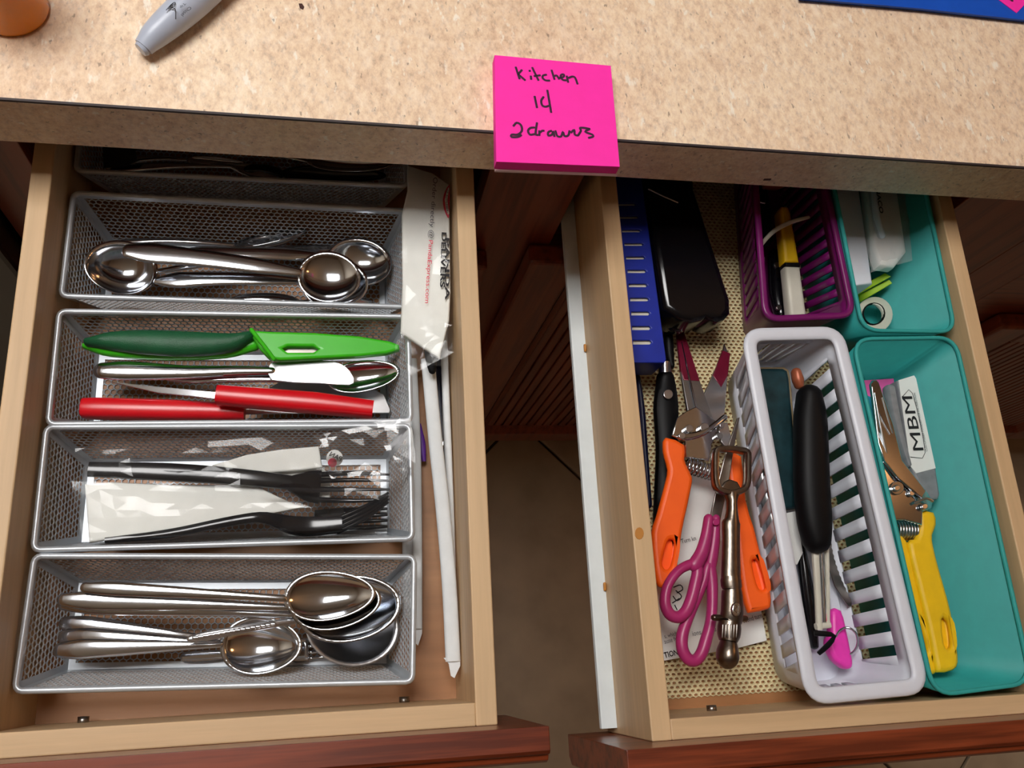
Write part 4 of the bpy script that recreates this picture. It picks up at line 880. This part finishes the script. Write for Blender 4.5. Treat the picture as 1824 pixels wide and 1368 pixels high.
for (pp, zz, lab) in (([(1526, 513), (1577, 486), (1588, 492), (1530, 524)], (-.146, -.128), 'lime green flat stick lying on another in the teal bin'), ([(1529, 525), (1584, 497), (1590, 504), (1531, 539)], (-.150, -.132), 'lime green flat stick under its twin in the teal bin')):
    o = plate('lime_stick', pp, zz[0], .0035, 'lime', None, bev=.0008, tilt=((*pp[0], zz[0]), (*pp[1], zz[1]))); tag(o, lab, 'stick', 'lime sticks')
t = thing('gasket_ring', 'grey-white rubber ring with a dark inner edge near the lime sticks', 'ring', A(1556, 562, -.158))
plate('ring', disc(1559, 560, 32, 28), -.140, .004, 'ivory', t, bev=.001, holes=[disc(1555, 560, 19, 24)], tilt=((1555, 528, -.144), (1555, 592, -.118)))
loft('black_inner_band', [(1555 + 19 * math.cos(a), 560 + 19 * math.sin(a), -.1310 + .0077 * math.sin(a) - .002) for a in np.arange(20) / 20 * 2 * math.pi], 1.8, .002, 'black', t, closed=True)  # plain black band following the edge of the hole
t = thing('printed_packet', 'pink and blue printed packet under the chrome pruner blades', 'packet', A(1560, 720, -.15))
plate('card', [(1526, 678), (1592, 674), (1604, 760), (1572, 800), (1545, 740)], -.146, .002, 'pinkprint', t, bev=.0004); plate('print_patch', [(1530, 704), (1553, 708), (1562, 735), (1566, 762), (1550, 745)], -.1457, .0006, 'cyan', t, bev=.0001, sm=2)
plate('print_patch', [(1548, 748), (1566, 764), (1572, 790), (1558, 772)], -.1456, .0006, 'print', t, bev=.0001)
t = thing('labelled_cutter', 'grey metal cutter with a white lettered label in the teal bin', 'cutter', A(1635, 780, -.1335))
plate('body', [(1598, 678), (1628, 668), (1633, 676), (1668, 834), (1675, 880), (1672, 889), (1661, 890), (1645, 880), (1624, 836)], -.1215, .012, 'greyplastic', t, bev=.002)
plate('label_card', [(1601, 677), (1628.5, 668.6), (1632, 674), (1667, 834), (1632, 843), (1622, 830)], -.1211, .0008, 'white_paper', t, bev=.0002)
text('lettering', 'MBM', (1645, 802), (1624, 706), -.1209, 'print', t, height=24, bold=0)
text('small_lettering', 'CUSTOMIZED FOODSERVICE DISTRIBUTION', (1652, 804), (1630, 700), -.1209, 'printgrey', t, height=5)
ribbon('border', [[(1608, 706), (1625, 700), (1648, 806), (1622, 814)]], .6, -.1209, 'print', t)
o = loft('grey_handle', [(1583, 694, -.124), (1589, 730, -.124), (1600, 780, -.125), (1614, 830, -.126)], [10, 11, 9, 6], .0055, 'greyplastic', None, sm=3, e=2.8, roundcap=True); tag(o, 'mottled grey tapered handle between the pruner blades and lettered label', 'handle')
t = thing('hand_pruners', 'chrome hand pruners with closed blades, yellow handles and coil spring', 'pruners', A(1630, 950, -.1375))
plate('blade', [(1551, 684), (1555, 677), (1561, 676), (1566, 681), (1592, 756), (1608, 820), (1651, 875), (1643, 888), (1600, 852), (1576, 822), (1565, 790)], -.1075, .003, 'steel', t, bev=.0009, tilt=((1566, 790, -.1065), (1606, 770, -.1100)))
loft('blade_groove', [(1557, 700, -.1030), (1568, 760, -.1055), (1580, 815, -.1080)], [1.5, 2.5, 3], .0009, 'steel_soft', t, sm=2); loft('blade_edge', [(1552, 690, -.1045), (1560, 750, -.1070), (1568, 815, -.1090)], [1.5, 2.5, 3.5], .0012, 'steel_soft', t, sm=2)
loft('blade_groove', [(1571, 708, -.1040), (1582, 745, -.1055), (1590, 772, -.1070)], [1, 2, 1], .0008, 'steel_dark', t, sm=2)
plate('pivot_plate', [(1568, 822), (1590, 826), (1620, 846), (1652, 876), (1662, 893), (1660, 906), (1644, 911), (1643, 936), (1612, 926), (1590, 926), (1585, 895), (1577, 856)], -.1110, .003, 'steel', t, bev=.0008, tilt=((1580, 880, -.1090), (1656, 868, -.1140)))
puck('washer', 1598.6, 869, 12, -.1112, -.1080, 'steel', t); puck('rivet', 1598.6, 869, 6, -.1100, -.1060, 'steel_soft', t, .0008)
for (x, y) in ((1625, 878), (1648, 902)): puck('rivet', x, y, 6, -.1120, -.1090, 'steel_soft', t, .0008)
loft('latch', [(1630, 896, -.1095), (1650, 888, -.1085), (1662, 893, -.1085)], 3, .001, 'steel_soft', t, sm=3)
YR = [(1640, 912), (1665, 912), (1669.6, 935), (1663, 953), (1665, 974), (1674, 1010), (1684, 1045), (1696, 1090), (1706, 1150), (1709, 1180), (1700, 1194), (1674, 1198), (1668, 1180), (1656, 1118), (1637, 1040), (1620, 968), (1634, 960), (1640, 938)]
YL = [(1585, 945), (1600, 950), (1619, 966), (1637, 1043), (1656, 1120), (1668, 1180), (1672, 1197), (1656, 1201), (1640, 1180), (1620, 1100), (1600, 1010)]
plate('handle', YR, -.1145, .007, 'yellow', t, bev=.003, sm=2, holes=[[(1680, 1104), (1687, 1102), (1694, 1112), (1698, 1140), (1697, 1152), (1690, 1156), (1684, 1146)]]); plate('handle_back', YR, -.1215, .006, 'yellow', t, bev=.003, sm=2)
plate('handle', YL, -.1175, .007, 'yellow', t, bev=.003, sm=2, holes=[[(1638, 1110), (1643, 1112), (1652, 1140), (1655, 1158), (1651, 1163), (1644, 1150)]]); plate('handle_back', YL, -.1245, .006, 'yellow', t, bev=.003, sm=2)
spring('spring', (1594, 944, -.1225), (1640, 946, -.1225), .0066, .0009, 9, 'steel_soft', t)
o = plate('crumb', [(1736, 915), (1740, 914), (1742, 918), (1738, 923)], ZF + .0022, .0012, 'rust', None, bev=.0003); tag(o, 'tiny brown crumb on the floor of the teal bin', 'crumb')

# ------------------------------------------------------------------ things on the worktop
t = thing('sticky_note_pad', 'hot pink sticky note pad with handwriting overhanging the worktop edge', 'notepad', A(990, 200, 0))
PT = [(881, 98), (1088, 117), (1104, 297), (884, 288)]
plate('backing', [(879, 108), (1086, 126), (1100, 311), (882, 303)], .0026, .0024, 'pinkpale', t, bev=.0002)
plate('pad', PT, .0108, .0082, 'pink', t, bev=.0002); plate('top_note', [(881, 98), (1088, 117), (1104, 297), (884, 288)], .0114, .0004, 'pink', t, bev=.0001)
zs = lambda L: [(880 + x / 5.948, 90 + y / 5.948) for x, y in L]
ST = [[(230, 175), (270, 300)], [(295, 205), (255, 250)], [(255, 250), (330, 315)], [(390, 270), (393, 305)], [(378, 215)], [(405, 180), (470, 315)], [(425, 270), (490, 262)],
      [(555, 255), (520, 265), (515, 290), (545, 315), (590, 318)], [(610, 208), (640, 305)], [(640, 270), (665, 265), (690, 300)], [(690, 290), (735, 280), (740, 255), (715, 255), (705, 280), (730, 310), (765, 315)],
      [(770, 270), (785, 335)], [(790, 290), (830, 275), (860, 290), (885, 355)], [(430, 485), (455, 605)], [(525, 490), (500, 530), (510, 580), (545, 595), (580, 585)], [(565, 420), (605, 655)],
      [(205, 800), (240, 765), (285, 790), (295, 850), (250, 890), (190, 890), (185, 915), (250, 915), (290, 895)], [(455, 765), (440, 880), (465, 895)], [(430, 815), (385, 820), (360, 850), (380, 890), (430, 885)],
      [(480, 850), (480, 900)], [(485, 870), (510, 850), (530, 850)], [(610, 850), (575, 865), (575, 900), (615, 890), (625, 855), (640, 910)], [(650, 850), (670, 905), (710, 910), (730, 860), (745, 905), (785, 900), (800, 850)],
      [(815, 870), (850, 840), (855, 890), (890, 900)], [(890, 900), (920, 850), (910, 820), (960, 820), (1015, 830)], [(1015, 830), (965, 860), (1040, 890), (1048, 912), (1000, 925)]]
ribbon('handwriting', [zs(s) for s in ST], 2.5, .0114, 'ink', t)
t = thing('marker_pen', 'pale grey marker pen cap with small dark printing', 'marker', A(330, 40, 0))
loft('cap', [(256, 84, .0085), (262, 77, .0092), (276, 62, .0102), (310, 32, .0112), (350, -3, .0114), (420, -68, .0114)], [19, 21, 26, 31, 33, 33], [.0055, .0062, .0078, .0095, .0104, .0104], 'marker', t, sm=3, n=24)
loft('barrel', [(418, -66, .0114), (640, -280, .0114)], 34, .0106, 'marker', t, n=24, roundcap=True)
loft('cap_end', [(255, 85, .0085), (250, 89, .0083)], [17, 14], [.005, .004], 'marker', t, n=16)
text('cap_print', 'Chisel', (337, 12), (322, 27), .0218, 'print', t, height=7); text('cap_print', 'Tip', (328, 5), (320, 14), .0218, 'print', t, height=7)
ribbon('cap_script', [[(296, 18), (305, 8), (312, 4), (310, 12), (303, 14), (312, 16), (313, 34)], [(300, 16), (308, 6)]], .8, .0216, 'print', t)
t = thing('pill_bottle', 'amber plastic pill bottle standing on the worktop corner', 'bottle', A(22, 16, 0))
q0 = A(22, 16, .0005); rb = .0205
prof = [(rb * .9, 0), (rb * .97, .001), (rb, .003), (rb, .062), (rb * .92, .066)]
V, Fc = [], []; K = 40
for (r, z) in prof + [(r - .0012, max(z, .0015)) for r, z in prof[::-1]]:
    V += [(q0[0] + r * math.cos(a), q0[1] + r * math.sin(a), q0[2] + z) for a in np.arange(K) / K * 2 * math.pi]
nr = len(prof) * 2
for i in range(nr - 1): Fc += [(i * K + j, i * K + (j + 1) % K, (i + 1) * K + (j + 1) % K, (i + 1) * K + j) for j in range(K)]
Fc += [tuple(range(K))[::-1], tuple((nr - 1) * K + j for j in range(K))]
mk('body', V, Fc, 'amber', t)
for k in range(9):
    a = -1.9 + k * .42; x, y = q0[0] + math.cos(a) * rb * .55, q0[1] + math.sin(a) * rb * .55
    mk('pill', *loftg([(x, y, q0[2] + .006), (x, y, q0[2] + .03)], .0036, .0036, n=10, up=(1, 0, 0), roundcap=True), 'pill_label', t)
mk('cap', *loftg([q0 + (0, 0, .064), q0 + (0, 0, .078)], .022, .022, n=36, up=(1, 0, 0)), 'whiteplastic', t)
t = thing('blue_folder', 'bright blue vinyl folder lying flat at the far side of the worktop', 'folder', A(1650, -60, 0))
plate('cover', [(1424, -4), (1640, 15), (1840, 37), (1840, -260), (1424, -260)], .0048, .0016, 'bluefolder', t, bev=.0004); plate('back_cover', [(1424, -2), (1640, 17), (1840, 39), (1840, -260), (1424, -260)], .0020, .0018, 'bluefolder', t, bev=.0004)
plate('pages', [(1430, -8), (1640, 10), (1836, 31), (1836, -250), (1430, -250)], .0034, .0016, 'white_paper', t, bev=.0002)
t = thing('sticky_note', 'single hot pink sticky note lying on the blue folder', 'note', A(1810, -20, .0048))
plate('sheet', [(1772, -6), (1811, 23), (1856, -24), (1816, -56)], .0054, .0005, 'pink', t, bev=.0001); ribbon('handwriting', [[(1796, -4), (1804, 2), (1800, -12)]], 2, .0055, 'ink', t)
